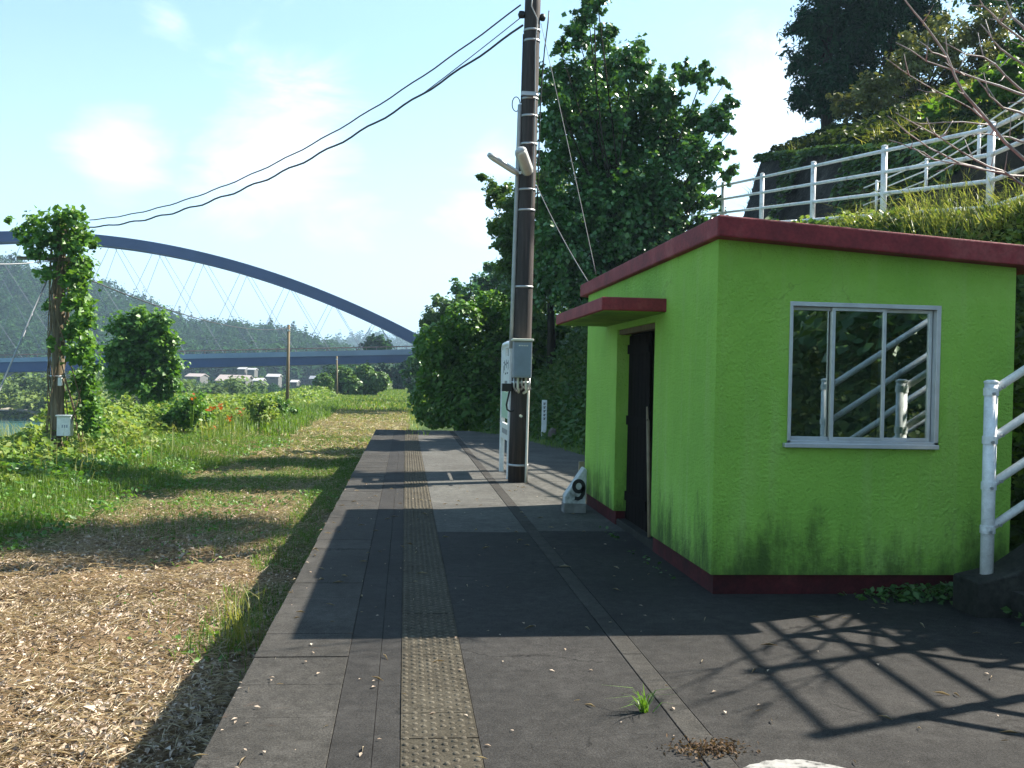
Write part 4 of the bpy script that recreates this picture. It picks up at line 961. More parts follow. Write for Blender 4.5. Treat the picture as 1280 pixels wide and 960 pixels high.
L_BRIGHT = leafmat('bright_shrub_leaf', [(.06, .14, .02), (.10, .21, .03), (.16, .28, .05)], .42, .45, .4, .25)
L_HILLC = leafmat('hill_cover_leaf', [(.014, .03, .011), (.035, .06, .018), (.085, .10, .032)], .6, .3, .12, .45)
L_UNDER = leafmat('undergrowth_leaf', [(0.0646, 0.1260, 0.0263), (0.1150, 0.2029, 0.0394), (0.2156, 0.2940, 0.0788), (0.2875, 0.2800, 0.1181)], .5, .4, .2, .4)
L_GRASS = leafmat('grass_blade', [(.045, .10, .012), (.085, .165, .02), (.16, .23, .045)], .5, .5, .35, .45)
L_YGRASS = leafmat('yellow_grass_blade', [(.12, .15, .03), (.22, .24, .06), (.34, .31, .12)], .5, .45, .3, .4)
L_SILVER = leafmat('silver_grass_blade', [(.10, .15, .035), (.20, .24, .07), (.38, .37, .16)], .5, .4, .3, .3)
L_DRY = leafmat('dry_leaf', [(0.1680, 0.1176, 0.0840), (0.3360, 0.2632, 0.1960), (0.4816, 0.3920, 0.3080), (0.6496, 0.5600, 0.4704)], .8, .12, .08, .25, (1, .85, .6))
L_STRAW = leafmat('straw', [(0.2240, 0.1680, 0.1064), (0.4480, 0.3696, 0.2520), (0.6720, 0.5936, 0.4480)], .75, .2, .1, .25, (1, .9, .6))
L_FAR = leafmat('far_woodland', [(0.0110, 0.0368, 0.0143), (0.0220, 0.0621, 0.0195), (0.0396, 0.0897, 0.0273)], .9, .25, .0, .3)
L_FARB = leafmat('far_brush', [(.05, .10, .03), (.09, .15, .045), (.14, .2, .07)], .7, .3, .15, .3)

def clumps_at(Y, pts, depth=1.0):
    """(px, py, r px) -> centre and radius in the place, scattered in depth by the crown's own width"""
    o = []
    for (px, py, r) in pts:
        rr = r * Y / F; y = Y + random.uniform(-1, 1) * depth
        o.append((P(px, py, y), rr))
    return o
def crown_points(cl, n, fill=.12, tw=26):
    w = np.array([r ** 2.1 for _, r in cl]); cnt = np.maximum(20, (n * w / w.sum()).astype(int)); out = []; nor = []
    for (c, r), k in zip(cl, cnt):
        m = max(6, int(k / tw)); d = unit(RNG.normal(size=(m, 3))); L = r * (.7 + .42 * RNG.random(m) + .42 * (RNG.random(m) > .74))
        i = RNG.integers(0, m, k); t = .25 + .75 * RNG.random(k) ** .7
        p = c + d[i] * (L[i] * t)[:, None] + RNG.normal(size=(k, 3)) * r * fill
        out.append(p); nor.append(d[i] * .5)
    return np.concatenate(out), np.concatenate(nor)
def shell_points(cl, n, lo=.78, hi=1.05):
    w = np.array([r ** 2 for _, r in cl]); cnt = (n * w / w.sum()).astype(int); out = []; nor = []
    for (c, r), k in zip(cl, cnt):
        d = unit(RNG.normal(size=(k, 3))); bump = 1 + .22 * (fbm(d[:, 0] * 3 + c[0], d[:, 2] * 3 + d[:, 1] * 2 + c[2], 1.5, 5) - .5) * 2
        p = c + d * (r * (lo + (hi - lo) * RNG.random(k)) * bump)[:, None]; out.append(p); nor.append(d * .8)
    return np.concatenate(out), np.concatenate(nor)
def limbs(mb, base, fork, cl, r0, bend=.25):
    base, fork = np.array(base, float), np.array(fork, float)
    mb.tube([base - np.array([0, 0, .2]), base + (fork - base) * .5 + RNG.normal(size=3) * .04, fork], [r0 * 1.15, r0 * .9, r0 * .72], 10)
    for c, r in cl:
        d = c - fork; m = fork + d * .5 + np.array([0, 0, -.12]) * np.linalg.norm(d) * bend + RNG.normal(size=3) * .08 * np.linalg.norm(d) * .4
        rr = r0 * .26 * min(1, r / (max(q[1] for q in cl)) + .25)
        mb.tube([fork, m, c, c + d / (np.linalg.norm(d) + 1e-6) * r * .6], [rr, rr * .7, rr * .35, rr * .12], 6)
def tree(name, label, cat, base, fork, cl, n, size, lm, r0=.12, shell=False, group=None, up=.3, aspect=.75, droop=0.0, fill=.12, part='crown', tw=26, limbs_on=True, trunk_mat=None):
    base = np.array(base, float); t = thing(name, label, cat, base, group)
    mb = MB(); limbs(mb, base, fork, cl if limbs_on else cl[:2], r0); mb.build('trunk', trunk_mat or M_BARK, t, smooth=True)
    p, nr = (shell_points(cl, n) if shell else crown_points(cl, n, fill, tw))
    me = leaf_mesh(part, p - base, size, up=up, aspect=aspect, N0=nr, droop=droop); link_mesh(part, me, lm, t); return t
def gz(x, y): return float(height(x, y))

# ------------------------------------------------------------------ trees behind the hut
GK = [(735, 15, 20), (742, -30, 24), (738, -70, 16), (722, 45, 22), (755, 48, 20), (700, 62, 13), (715, 100, 32), (752, 95, 36), (790, 85, 28), (803, 62, 14), (705, 150, 28), (745, 150, 45), (790, 140, 42), (832, 112, 28),
      (880, 92, 20), (858, 88, 18), (905, 105, 9), (700, 200, 26), (742, 210, 45), (792, 200, 50), (842, 172, 40), (882, 150, 28), (912, 132, 14), (872, 200, 28), (900, 190, 14), (690, 112, 20), (688, 160, 22), (686, 255, 22), (915, 162, 12), (906, 215, 13), (886, 282, 16), (904, 268, 9), (720, 262, 40), (770, 265, 50), (822, 250, 45),
      (862, 245, 28), (893, 250, 12), (700, 305, 35), (750, 322, 45), (802, 312, 42), (842, 290, 30), (870, 280, 18), (690, 348, 35), (732, 362, 40), (782, 352, 35)]
cl = clumps_at(23, GK, 1.3); gb = P(790, 430, 23); zb = gz(gb[0], 23)
tree('broadleaf_tree', 'big dark green broadleaf tree rising behind the green hut', 'tree', (gb[0], 23, zb), P(785, 330, 23), cl, 56000, .108, L_GINK, .17, aspect=.95, up=.1, fill=.10, tw=30)
T2 = [(606, 222, 8), (625, 240, 17), (642, 262, 20), (622, 280, 16), (650, 300, 26), (665, 330, 28), (682, 282, 28), (692, 250, 24), (660, 362, 28), (610, 252, 7), (640, 332, 18), (702, 322, 30), (690, 220, 20), (630, 305, 14)]
cl = clumps_at(27, T2, 1.0); gb = P(690, 440, 27); zb = gz(gb[0], 27)
tree('broadleaf_tree', 'paler loose-leaved tree seen left of and behind the utility pole', 'tree', (gb[0], 27, zb), P(688, 370, 27), cl, 20000, .105, L_PALE, .12, aspect=.85, up=.1, fill=.15)
BS = [(545, 432, 26), (580, 404, 26), (615, 388, 24), (642, 402, 30), (562, 468, 38), (602, 450, 45), (642, 460, 50), (545, 503, 32), (585, 505, 36), (632, 508, 38), (682, 452, 45), (690, 500, 38), (722, 442, 45), (722, 490, 40), (662, 402, 30), (702, 402, 35)]
cl = clumps_at(29.5, BS, .8); gb = P(610, 540, 29.5)
tree('bush', 'large vine-smothered bush at the far end of the platform, sunlit only on top', 'bush', (gb[0], 29.5, gz(gb[0], 29.5)), P(620, 500, 29.5), cl, 34000, .15, L_KUDZU, .08, shell=True, part='foliage')
# woods further along the slope
D1 = [(628, 342, 17), (602, 355, 15), (577, 366, 13), (612, 333, 9), (590, 376, 17), (642, 362, 22), (655, 340, 14), (600, 385, 16), (625, 375, 18)]
tree('distant_tree', 'dark distant tree with a feathery top above the vine-smothered bush', 'tree', (*P(610, 430, 62)[:2], gz(P(610, 430, 62)[0], 62)), P(610, 385, 62), clumps_at(62, D1, 1.5), 6500, .26, L_GINK, .2, fill=.16)
D2 = [(545, 376, 8), (560, 386, 14), (540, 396, 13), (533, 406, 8), (550, 412, 15), (568, 405, 14), (540, 425, 14), (560, 430, 16)]
tree('distant_tree', 'smaller distant tree leaning out at the left edge of the slope by the bridge end', 'tree', (*P(552, 465, 58)[:2], gz(P(552, 465, 58)[0], 58)), P(552, 425, 58), clumps_at(58, D2, 1.2), 4500, .24, L_PALE, .16, fill=.16)
D3 = [(530, 430, 12), (520, 447, 12), (535, 450, 14), (512, 462, 9), (528, 470, 13), (518, 484, 10), (540, 475, 14)]
tree('distant_tree', 'dark distant tree in front of the right end of the bridge deck', 'tree', (*P(527, 492, 80)[:2], gz(P(527, 492, 80)[0], 80)), P(527, 470, 80), clumps_at(80, D3, 1.2), 3500, .3, L_GINK, .16, fill=.16)
D4 = [(463, 428, 7), (474, 427, 8), (484, 431, 7), (455, 432, 6), (470, 436, 8), (480, 438, 8)]
tree('distant_tree', 'small rounded tree showing just above the bridge deck below the arch end', 'tree', (P(470, 470, 172)[0], 172, gz(P(470, 470, 172)[0], 172)), P(470, 445, 172), clumps_at(172, D4, 1.5), 1500, .6, L_FAR, .25, fill=.2)
D5 = [(500, 466, 10), (512, 460, 10), (488, 464, 9), (498, 478, 10), (512, 478, 10), (475, 462, 8), (460, 461, 7)]
tree('distant_tree', 'dark tree filling the gap under the bridge deck at the end of the trackbed', 'tree', (P(500, 488, 142)[0], 142, gz(P(500, 488, 142)[0], 142)), P(500, 475, 142), clumps_at(142, D5, 1.5), 2600, .5, L_CONI, .25, fill=.2)
RB = [(405, 480, 13), (430, 472, 13), (456, 468, 12), (475, 477, 12), (440, 484, 13), (396, 490, 7), (418, 488, 10), (462, 484, 12)]
tree('bush', 'rounded green bush beside the trackbed below the bridge, crossed by thin poles', 'bush', (P(435, 497, 100)[0], 100, gz(P(435, 497, 100)[0], 100)), P(435, 485, 100), clumps_at(100, RB, 1.2), 5500, .34, L_PALE, .1, shell=True, part='foliage')
KZ = [(152, 412, 16), (176, 402, 17), (200, 406, 16), (208, 430, 16), (152, 440, 20), (180, 438, 27), (204, 458, 18), (160, 474, 22), (195, 482, 20), (214, 480, 12), (142, 466, 10), (165, 420, 18), (190, 420, 18)]
cl = clumps_at(36, KZ, .5); gb = P(180, 505, 36)
tree('vine_mound', 'tall leafy mound of vine standing among the riverside shrubs right of the vine-covered pole', 'bush', (gb[0], 36, gz(gb[0], 36)), P(180, 450, 36), cl, 13000, .15, L_KUDZU, .12, fill=.2, part='foliage', aspect=.9)
VN = [(42, 284, 12), (70, 276, 12), (95, 288, 12), (110, 300, 9), (60, 300, 14), (92, 310, 12), (24, 290, 7), (47, 312, 10), (110, 332, 9), (100, 360, 10), (106, 400, 12), (112, 430, 10), (106, 470, 12), (112, 500, 11), (116, 455, 8), (86, 380, 9), (57, 342, 8), (60, 382, 6), (66, 430, 5),
      (116, 532, 11), (104, 345, 11), (100, 378, 12), (98, 415, 12), (104, 445, 12), (106, 485, 12), (112, 518, 11), (96, 330, 12), (78, 330, 10), (88, 440, 9), (14, 275, 4), (120, 310, 5), (90, 270, 10), (88, 350, 9), (90, 410, 9), (30, 305, 6)]
cl = [(P(px, py, LPY - .12 + random.uniform(-.45, .35)), r * LPY / F) for px, py, r in VN]
vt = thing('climbing_vine', 'broad-leaved vine climbing the old pole and spilling over its top', 'vine', lb + np.array([.3, -.1, 0]))
p, nr = crown_points(cl, 4600, .42, 8); link_mesh('foliage', leaf_mesh('foliage', p - ORIG[vt.name], .105, up=.2, aspect=1.0, N0=nr * .6), L_KUDZU, vt)
mb = MB()
for k in range(16):
    a0 = RNG.random() * 6.28; z0 = lb[2]; pts = []
    for t in np.linspace(0, 1, 14):
        z = z0 + t * LH * RNG.uniform(.97, 1.0); a_ = a0 + t * 5 * (1 if k % 2 else -1); rr = .17 + .05 * RNG.random() + (.12 if k > 11 else 0)
        pts.append(lon(z) + np.array([math.cos(a_) * rr + (.18 if k > 11 else 0), math.sin(a_) * rr, 0]))
    mb.tube(pts, .012, 5)
mb.build('stem', surf('vine_stem', [(.3, (.09, .06, .035)), (.7, (.22, .16, .09))], 8, .8), vt)

# ------------------------------------------------------------------ hillside above the wall
C1 = [(1012, 30, 26), (1002, 76, 22), (1002, 118, 20), (1042, 12, 38), (1042, 62, 42), (1032, 108, 32), (1022, -20, 28), (1040, -60, 32), (1060, -30, 30), (1020, 138, 16), (1050, 132, 24), (1002, 128, 13)]
C2 = [(1082, 40, 42), (1082, 0, 38), (1122, 20, 38), (1132, 60, 28), (1072, 88, 34), (1150, -20, 38), (1110, -50, 40), (1160, 25, 26), (1085, 125, 24), (1120, 110, 26)]
for c_, lab, px in ((C1, 'dark dense evergreen on the hilltop edge, leftmost above the retaining wall', 1035), (C2, 'dark dense evergreen behind the olive-leaved tree on the hill', 1110)):
    b_ = P(px, 160, 31); tree('evergreen_tree', lab, 'tree', (b_[0], 31, gz(b_[0], 31)), P(px, 60, 31), clumps_at(31, c_, 1.0), 15000, .2, L_CONI, .2, aspect=.32, up=0, fill=.14)
OL = [(1060, 136, 18), (1090, 116, 24), (1120, 96, 24), (1150, 76, 26), (1185, 56, 26), (1215, 42, 24), (1245, 28, 22), (1110, 140, 20), (1150, 114, 24), (1190, 94, 24), (1225, 76, 22), (1045, 126, 11), (1250, 60, 22), (1076, 150, 13), (1137, 52, 16), (1170, 32, 18)]
b_ = P(1150, 190, 26); tree('broadleaf_tree', 'olive-brown small-leaved tree sprawling on the hillside behind the bare branches', 'tree', (b_[0], 26, gz(b_[0], 26)), P(1150, 130, 26), clumps_at(26, OL, .9), 14000, .12, L_OLIVE, .13, aspect=.55, up=.2, fill=.13)
B1 = [(1170, 142, 14), (1200, 126, 17), (1236, 106, 18), (1150, 152, 9), (1220, 138, 14), (1182, 160, 10)]
b_ = P(1205, 190, 20); tree('shrub', 'bright green sunlit shrub above the wall, left of its larger neighbour', 'shrub', (b_[0], 20, gz(b_[0], 20)), P(1205, 150, 20), clumps_at(20, B1, .5), 3800, .15, L_BRIGHT, .05, part='foliage')
B2 = [(1266, 92, 18), (1282, 70, 22), (1262, 126, 17), (1300, 110, 24), (1245, 140, 12)]
b_ = P(1275, 190, 19); tree('shrub', 'bright green sunlit shrub at the right edge above the wall', 'shrub', (b_[0], 19, gz(b_[0], 19)), P(1275, 140, 19), clumps_at(19, B2, .5), 3800, .15, L_BRIGHT, .05, part='foliage')
UR = [(1232, -5, 28), (1272, -25, 40), (1285, 28, 26), (1320, 0, 40), (1220, -50, 35)]
b_ = P(1290, 150, 29); tree('broadleaf_tree', 'dark tree in the top right corner above the bare branches', 'tree', (b_[0], 29, gz(b_[0], 29)), P(1290, 60, 29), clumps_at(29, UR, .9), 7000, .15, L_GINK, .14, fill=.13)
# a tall slender tree on the hill out of the frame, whose crown shades the trackbed
cl = [(np.array([13.8, 19.86, z + 2.8]) + np.array(d), r) for z, d, r in ((12.2, (.2, 0, 0), .75), (13.2, (-.5, .5, 0), .9), (13.4, (.7, -.4, 0), .9), (14.5, (0, 0, 0), .95), (14.3, (.9, .9, 0), .8), (15.3, (.4, .2, 0), .6))]
cl += [(c + np.array([1.7, 1.3, .6]), r) for c, r in cl[1:5]]
tree('slender_tree', 'tall bare-stemmed tree on the hill at the right whose crown is above the frame', 'tree', (14.1, 20.1, gz(14.1, 20.1)), (13.9, 19.9, 15.2), cl, 6000, .2, L_GINK, .13)

# ground cover on the hill
def cover(name, n, xr, yr, hfun, size, lm, off=(0, .35), keep=None, aspect=.7, up=.5, kind='stuff'):
    u = RNG.random((n, 2)); Y = yr[0] + (yr[1] - yr[0]) * u[:, 1]; x0, x1 = (f(Y) if callable(f) else np.full(n, f) for f in xr); X = x0 + (x1 - x0) * u[:, 0]
    if keep is not None:
        k = keep(X, Y) > RNG.random(n); X, Y = X[k], Y[k]
    h = hfun(X, Y); z = height(X, Y) + off[0] + h * RNG.random(len(X)) ** .45
    o = link_mesh(name, leaf_mesh(name, np.stack([X, Y, z], 1), size, up=up, aspect=aspect), lm); tag(o, kind=kind); return o
def turf(name, n, xr, yr, h, w, lm, keep=None, lean=.6, hf=None):
    u = RNG.random((n, 2)); Y = yr[0] + (yr[1] - yr[0]) * u[:, 1]; x0, x1 = (f(Y) if callable(f) else np.full(n, f) for f in xr); X = x0 + (x1 - x0) * u[:, 0]
    if keep is not None:
        k = keep(X, Y) > RNG.random(n); X, Y = X[k], Y[k]
    B = np.stack([X, Y, height(X, Y) - .01], 1)
    hh = h if hf is None else h * hf(X, Y)
    o = link_mesh(name, blade_mesh(name, B, hh, w, lean), lm); tag(o, kind='stuff'); return o
cover('undergrowth', 26000, (lambda Y: wall_x(Y) + .62, lambda Y: wall_x(Y) + 7), (10, 33), lambda X, Y: .15 + .55 * fbm(X, Y, .9, 21), .16, L_HILLC)
turf('hillside_grass', 12000, (lambda Y: wall_x(Y) + .75, lambda Y: wall_x(Y) + 5), (11, 33), .5, .02, L_YGRASS, keep=lambda X, Y: sstep(.5, .62, fbm(X, Y, .5, 14)), lean=1.2)
cover('undergrowth', 14000, (lambda Y: interp(Y, TOE) + .1, lambda Y: road_x(Y) - .1), (12, 28), lambda X, Y: .08 + .4 * fbm(X, Y, .8, 33) * sstep(0, 1.2, X - interp(Y, TOE)), .13, L_BUSH)
turf('embankment_grass', 7000, (lambda Y: interp(Y, TOE) - .15, lambda Y: road_x(Y) + .2), (12.5, 27), .2, .012, L_GRASS, lean=1.0)
cover('embankment_cover', 9000, (lambda Y: interp(Y, TOE) - .05, lambda Y: road_x(Y)), (6.5, 13), lambda X, Y: .05 + .2 * fbm(X, Y, 1.2, 33), .09, L_HILLC)
turf('embankment_grass', 2500, (lambda Y: road_x(Y) - .7, lambda Y: road_x(Y) + .15), (7, 27), .25, .010, L_GRASS, lean=1.6)
cover('roadside_weeds', 3500, (lambda Y: road_x(Y) - .8, lambda Y: road_x(Y) + .1), (9.5, 20), lambda X, Y: .05 + .4 * fbm(X, Y, 1.4, 3), .08, L_UNDER)
# creeper hanging down the face of the retaining wall
n = 7000; Y = RNG.uniform(8, 27, n); k = sstep(.38, .62, fbm(Y, Y * 0, .8, 44)); t = 1.03 - (.08 + .75 * k) * RNG.random(n) ** 1.4
xw_ = wall_x(Y); X = xw_ + .75 * t - .07 - .12 * RNG.random(n); Z = road_z(Y) + wall_h(Y) * t + .04
o = link_mesh('wall_creeper', leaf_mesh('wall_creeper', np.stack([X, Y, Z], 1), .13, up=.3, N0=np.tile([-.8, 0, .4], (n, 1))), L_BUSH); tag(o, kind='stuff')
# silver grass tussocks at the road edge
for i, (y, dx, h, lab) in enumerate(((14.6, -.15, .75, 'low tussock of yellow-green grass at the road edge, furthest along the railing'), (13.5, -.3, .8, 'yellow-green grass tussock beside the second railing post, above the hut roof'), (12.6, -.2, 1.0, 'tall arching silver grass between two railing posts above the hut roof'),
                               (11.9, -.35, 1.15, 'largest arching silver grass tussock, left of the nearest visible railing post'), (11.3, -.25, 1.1, 'pale arching silver grass at the foot of the nearest visible railing post'), (10.7, -.4, .8, 'yellow-green grass tussock right of the nearest visible railing post'), (10.1, -.25, .85, 'grass tussock at the right edge of the picture above the roof corner'))):
    x = float(road_x(y)) + dx * .5; z = gz(x, y) - .05; n = 130; h *= .62
    B = np.stack([RNG.normal(0, .16, n), RNG.normal(0, .16, n), np.full(n, -.03)], 1)
    o = link_mesh('silver_grass', blade_mesh('silver_grass', B, h * 1.15, .010, 2.2), L_SILVER, None, (x, y, z)); tag(o, lab, 'grass tussock', 'silver grass along the road edge')

# bare tree by the steps
br_px = [[(1280, 200), (1236, 153), (1205, 116), (1183, 72), (1155, 28), (1131, 0), (1110, -35)], [(1236, 153), (1211, 134), (1174, 116), (1136, 94), (1108, 73)], [(1290, 123), (1249, 109), (1205, 94), (1158, 75), (1120, 53)],
         [(1290, 236), (1255, 216), (1217, 200), (1174, 172), (1120, 141)], [(1290, 222), (1236, 216), (1199, 203), (1158, 184), (1110, 145)], [(1255, 216), (1205, 206), (1167, 200), (1139, 184), (1111, 175)],
         [(1236, 156), (1205, 153), (1158, 155), (1140, 152)], [(1174, 172), (1186, 162), (1191, 151)], [(1174, 172), (1163, 162), (1158, 147)], [(1290, 148), (1255, 134), (1236, 120), (1222, 100)],
         [(1290, 60), (1249, 28), (1230, 9), (1215, -20)], [(1290, 50), (1267, 19), (1258, 0), (1250, -30)], [(1290, 122), (1255, 94), (1230, 72), (1205, 66), (1180, 53)], [(1205, 94), (1190, 84), (1182, 70)], [(1183, 72), (1165, 66), (1150, 52)],
         [(1290, 180), (1262, 172), (1240, 166), (1215, 170)], [(1290, 90), (1262, 70), (1240, 50), (1226, 30)]]
fork = P(1500, 215, 7.6); tb = np.array([6.15, 7.65, gz(6.15, 7.65)])
bt = thing('bare_tree', 'leafless grey-pink branches reaching in from the right edge over the hut roof', 'tree', tb)
M_TWIG = surf('pinkish_grey_bark', [(.3, (0.1938, 0.1517, 0.1377)), (.6, (0.4360, 0.3749, 0.3488)), (.8, (0.6783, 0.6248, 0.5875))], 6, .7, .4, 30, .3)
mb = MB(); mb.tube([tb - np.array([0, 0, .2]), (tb + fork) / 2 + np.array([.06, 0, 0]), fork], [.10, .085, .07], 10); mb.build('trunk', M_TWIG, bt, smooth=True)
for k, br_ in enumerate(br_px):
    y0 = 7.35 + .25 * math.sin(k * 2.1); y1 = 6.75 + .4 * math.sin(k * 1.3)
    first = br_[0][0] >= 1280
    pts = [P(px, py, y0 + (y1 - y0) * min(1, max(0, (1290 - px) / 180))) for px, py in br_]
    if not first:   # start on the parent branch
        pass
    r = .014 if k == 0 else (.0105 if first else .0065); n = len(pts)
    rs = [max(.0035, r * (1 - .82 * i / (n - 1))) for i in range(n)]
    if first: pts = [fork, (fork + pts[0]) / 2 + np.array([0, 0, .03])] + pts; rs = [r * 1.9, r * 1.4] + rs
    # resample with a slight crook
    q = []; qr = []
    for i in range(n + (2 if first else 0) - 1):
        for t in (0, .5):
            q.append(pts[i] + (pts[i + 1] - pts[i]) * t + RNG.normal(size=3) * (.006 if i or t else 0)); qr.append(rs[i] + (rs[i + 1] - rs[i]) * t)
    q.append(pts[-1]); qr.append(rs[-1])
    mb = MB(); mb.tube(q, qr, 7)
    for i in range(4, len(q) - 1, 2):   # little side twigs
        d = q[i + 1] - q[i - 1]; d = d / np.linalg.norm(d); s_ = unit(np.cross(d, RNG.normal(size=3)) + d * .7); mb.tube([q[i], q[i] + s_ * .09, q[i] + s_ * .17 + np.array([0, 0, .02])], [.0045, .0035, .002], 5)
    mb.build('branch', M_TWIG, bt, smooth=True)

for k in range(3):  # extra branches out of view, added to cast shadows on the platform
    e_ = np.array([RNG.uniform(4.3, 5.6), RNG.uniform(5.0, 6.0), RNG.uniform(3.0, 4.3)]); m_ = (fork + e_) / 2 + RNG.normal(size=3) * .12
    mb = MB(); q = [fork + (m_ - fork) * t for t in (0, .5)] + [m_ + (e_ - m_) * t for t in (0, .5, 1)]; mb.tube(q, [.024, .018, .013, .009, .004], 6)
    for i in (2, 3, 4):
        for _ in range(3):
            s_ = unit(RNG.normal(size=3) + (e_ - fork)); mb.tube([q[i], q[i] + s_ * .22 + np.array([0, 0, .03]), q[i] + s_ * .42], [.007, .005, .002], 5)
    mb.build('branch', M_TWIG, bt, smooth=True)

cover('slope_weeds', 7000, (4.4, 9.5), (-4, 4.5), lambda X, Y: .05 + .5 * fbm(X, Y, .9, 13), .11, L_HILLC)
# thicket behind the camera, seen only as a reflection in the hut window
cl = [(np.array([x, y, z]), r) for x, y, z, r in ((8.5, 1.5, 2.6, 1.6), (10, -.5, 3.4, 2.0), (8.5, -3, 2.5, 1.8), (11, 2.5, 4.2, 1.6), (9.5, -6, 3.0, 2.2), (12, -3.5, 4.8, 2.2), (7.6, -1.2, 1.6, 1.2))]
tree('thicket', 'green thicket beside the steps, mirrored faintly in the hut window', 'bush', (9, -1, gz(9, -1) - .1), (9, -1, 2.5), cl, 6000, .26, L_BUSH, .08, shell=True, part='foliage')

# ------------------------------------------------------------------ riverside bank
def under_h(X, Y):
    g = interp(Y, [(10, .35), (21, .6), (25, 1.8), (30, 1.7), (36, 1.2), (46, .95), (62, .78), (80, .8), (130, .8)])
    edge = sstep(-5.7, -7.4, X + .8 * (fbm(Y, Y * 0, .25, 4) - .5) * 2)
    return (.12 + g * (.15 + 1.25 * fbm(X, Y, .30, 17) ** 1.2) * edge * (1 - .9 * sstep(-7.8, -8.8, X) * sstep(44, 30, Y)))
cover('undergrowth', 34000, (-11.0, -5.9), (17, 66), under_h, .14, L_UNDER, aspect=.75)
cover('undergrowth', 9000, (-12.5, -5.5), (8, 24), lambda X, Y: .1 + .4 * fbm(X, Y, .6, 8), .10, L_KUDZU, keep=lambda X, Y: sstep(.42, .6, fbm(X, Y, .5, 51)))
cover('undergrowth', 9000, (-10.0, lambda Y: interp(Y, [(60, -5.8), (100, -5.0), (140, -3.6)])), (60, 140), under_h, .28, L_UNDER)
turf('tall_grass', 4000, (-11, -5.4), (18, 66), .7, .012, L_YGRASS, hf=lambda X, Y: .6 + .8 * fbm(X, Y, .4, 3), lean=1.3, keep=lambda X, Y: sstep(.45, .6, fbm(X, Y, .4, 91)))
# shrubs standing out of the bank growth
for (px, py, Y, r, lm, lab) in ((150, 515, 30, 24, L_UNDER, 'pale green shrub at the foot of the leafy mound by the old pole'), (232, 512, 30, 22, L_KUDZU, 'broad-leaved shrub right of the leafy mound, left of the orange flowers'),
                               (328, 510, 38, 18, L_UNDER, 'rounded shrub right of the orange flowers on the riverside bank'), (350, 508, 46, 14, L_KUDZU, 'low shrub at the foot of the brown far pole'), (22, 585, 20, 15, L_KUDZU, 'leafy shrub left of the vine-covered pole')):
    c_ = P(px, py, Y); q_ = [(c_ + RNG.normal(size=3) * np.array([.55, .4, .3]) * r * Y / F - np.array([0, 0, .25 * r * Y / F * (_ > 6)]), r * Y / F * RNG.uniform(.4, .7)) for _ in range(11)]
    tree('shrub', lab, 'shrub', (c_[0], Y, gz(c_[0], Y)), (c_[0], Y, c_[2] - .2), q_, 2600, .11, lm, .03, part='foliage', fill=.22)
# verge grass between bank and trackbed
edge = lambda Y: np.interp(Y, [6, 12, 30, 60], [-4.9, -4.7, -4.1, -4.0]) + .9 * (fbm(Y, Y * 0 + 3, .45, 6) - .5) * 2
turf('verge_grass', 60000, (-11.5, edge), (6.5, 34), .26, .010, L_GRASS, hf=lambda X, Y: .5 + .9 * fbm(X, Y, .7, 12), lean=.9)
turf('verge_grass', 15000, (-11, edge), (34, 70), .4, .03, L_GRASS, lean=.8)
cover('verge_weeds', 16000, (-9.5, lambda Y: edge(Y) + .4), (7, 32), lambda X, Y: .06 + .22 * fbm(X, Y, .9, 2), .07, L_KUDZU, keep=lambda X, Y: sstep(.4, .6, fbm(X, Y, .8, 71)))
# thin green on the trackbed, thicker with distance and against the platform
turf('trackbed_grass', 52000, (-4.8, -.95), (8, 40), .13, .010, L_GRASS, keep=lambda X, Y: np.clip(sstep(9, 22, Y) * .85 + .08, 0, 1) * sstep(.40, .6, fbm(X, Y, .55, 28)), lean=1.2)
turf('trackbed_grass', 9000, (-1.75, -.85), (5, 27), .15, .009, L_GRASS, keep=lambda X, Y: sstep(.46, .6, fbm(X, Y, .8, 41)), lean=1.2)
turf('trackbed_grass', 10000, (-6.5, .6), (24, 70), .16, .02, L_GRASS, keep=lambda X, Y: sstep(.42, .6, fbm(X, Y, .4, 66)), lean=1.2)
turf('trackbed_grass', 8000, (-6.5, .6), (27, 70), .18, .025, L_YGRASS, keep=lambda X, Y: .35 + .65 * sstep(.4, .6, fbm(X, Y, .3, 61)), lean=1.0)
turf('trackbed_grass', 12000, (-6, 1.8), (60, 142), .30, .06, L_GRASS, lean=1.0)
turf('trackbed_grass', 5000, (-6, 1.8), (60, 142), .25, .06, L_YGRASS, lean=1.0)
cover('trackbed_weeds', 16000, (-4.6, -.9), (7, 34), lambda X, Y: .05 + .08 * fbm(X, Y, 1.2, 2), .055, L_KUDZU, keep=lambda X, Y: sstep(.5, .64, fbm(X, Y, .7, 81)) * (.25 + .75 * sstep(9, 20, Y)))
turf('platform_end_grass', 3500, (-.6, 3.0), (26.45, 29), .4, .014, L_GRASS, lean=1.0)
# dry leaf litter and straw of the mown trackbed
def litter(name, n, xr, yr, size, lm, lift, keep=None, aspect=.6, up=1.1, fold=.5):
    u = RNG.random((n, 2)); Y = yr[0] + (yr[1] - yr[0]) * u[:, 1] ** 1.35; X = xr[0] + (xr[1] - xr[0]) * u[:, 0]
    if keep is not None:
        k = keep(X, Y) > RNG.random(n); X, Y = X[k], Y[k]
    p = np.stack([X, Y, height(X, Y) + lift * RNG.random(len(X))], 1)
    o = link_mesh(name, leaf_mesh(name, p, size, up=up, aspect=aspect, fold=fold, jit=.55), lm); tag(o, kind='stuff')
lk = lambda X, Y: sstep(-5.6, -4.2, X + 1.1 * (fbm(X, Y, .7, 19) - .5) * 2) * (1 - .88 * sstep(10, 21, Y)) * (.35 + .65 * sstep(.35, .55, fbm(X, Y, .9, 23)))
litter('dry_leaves', 56000, (-5.8, -.80), (2.2, 26), .044, L_DRY, .05, lk)
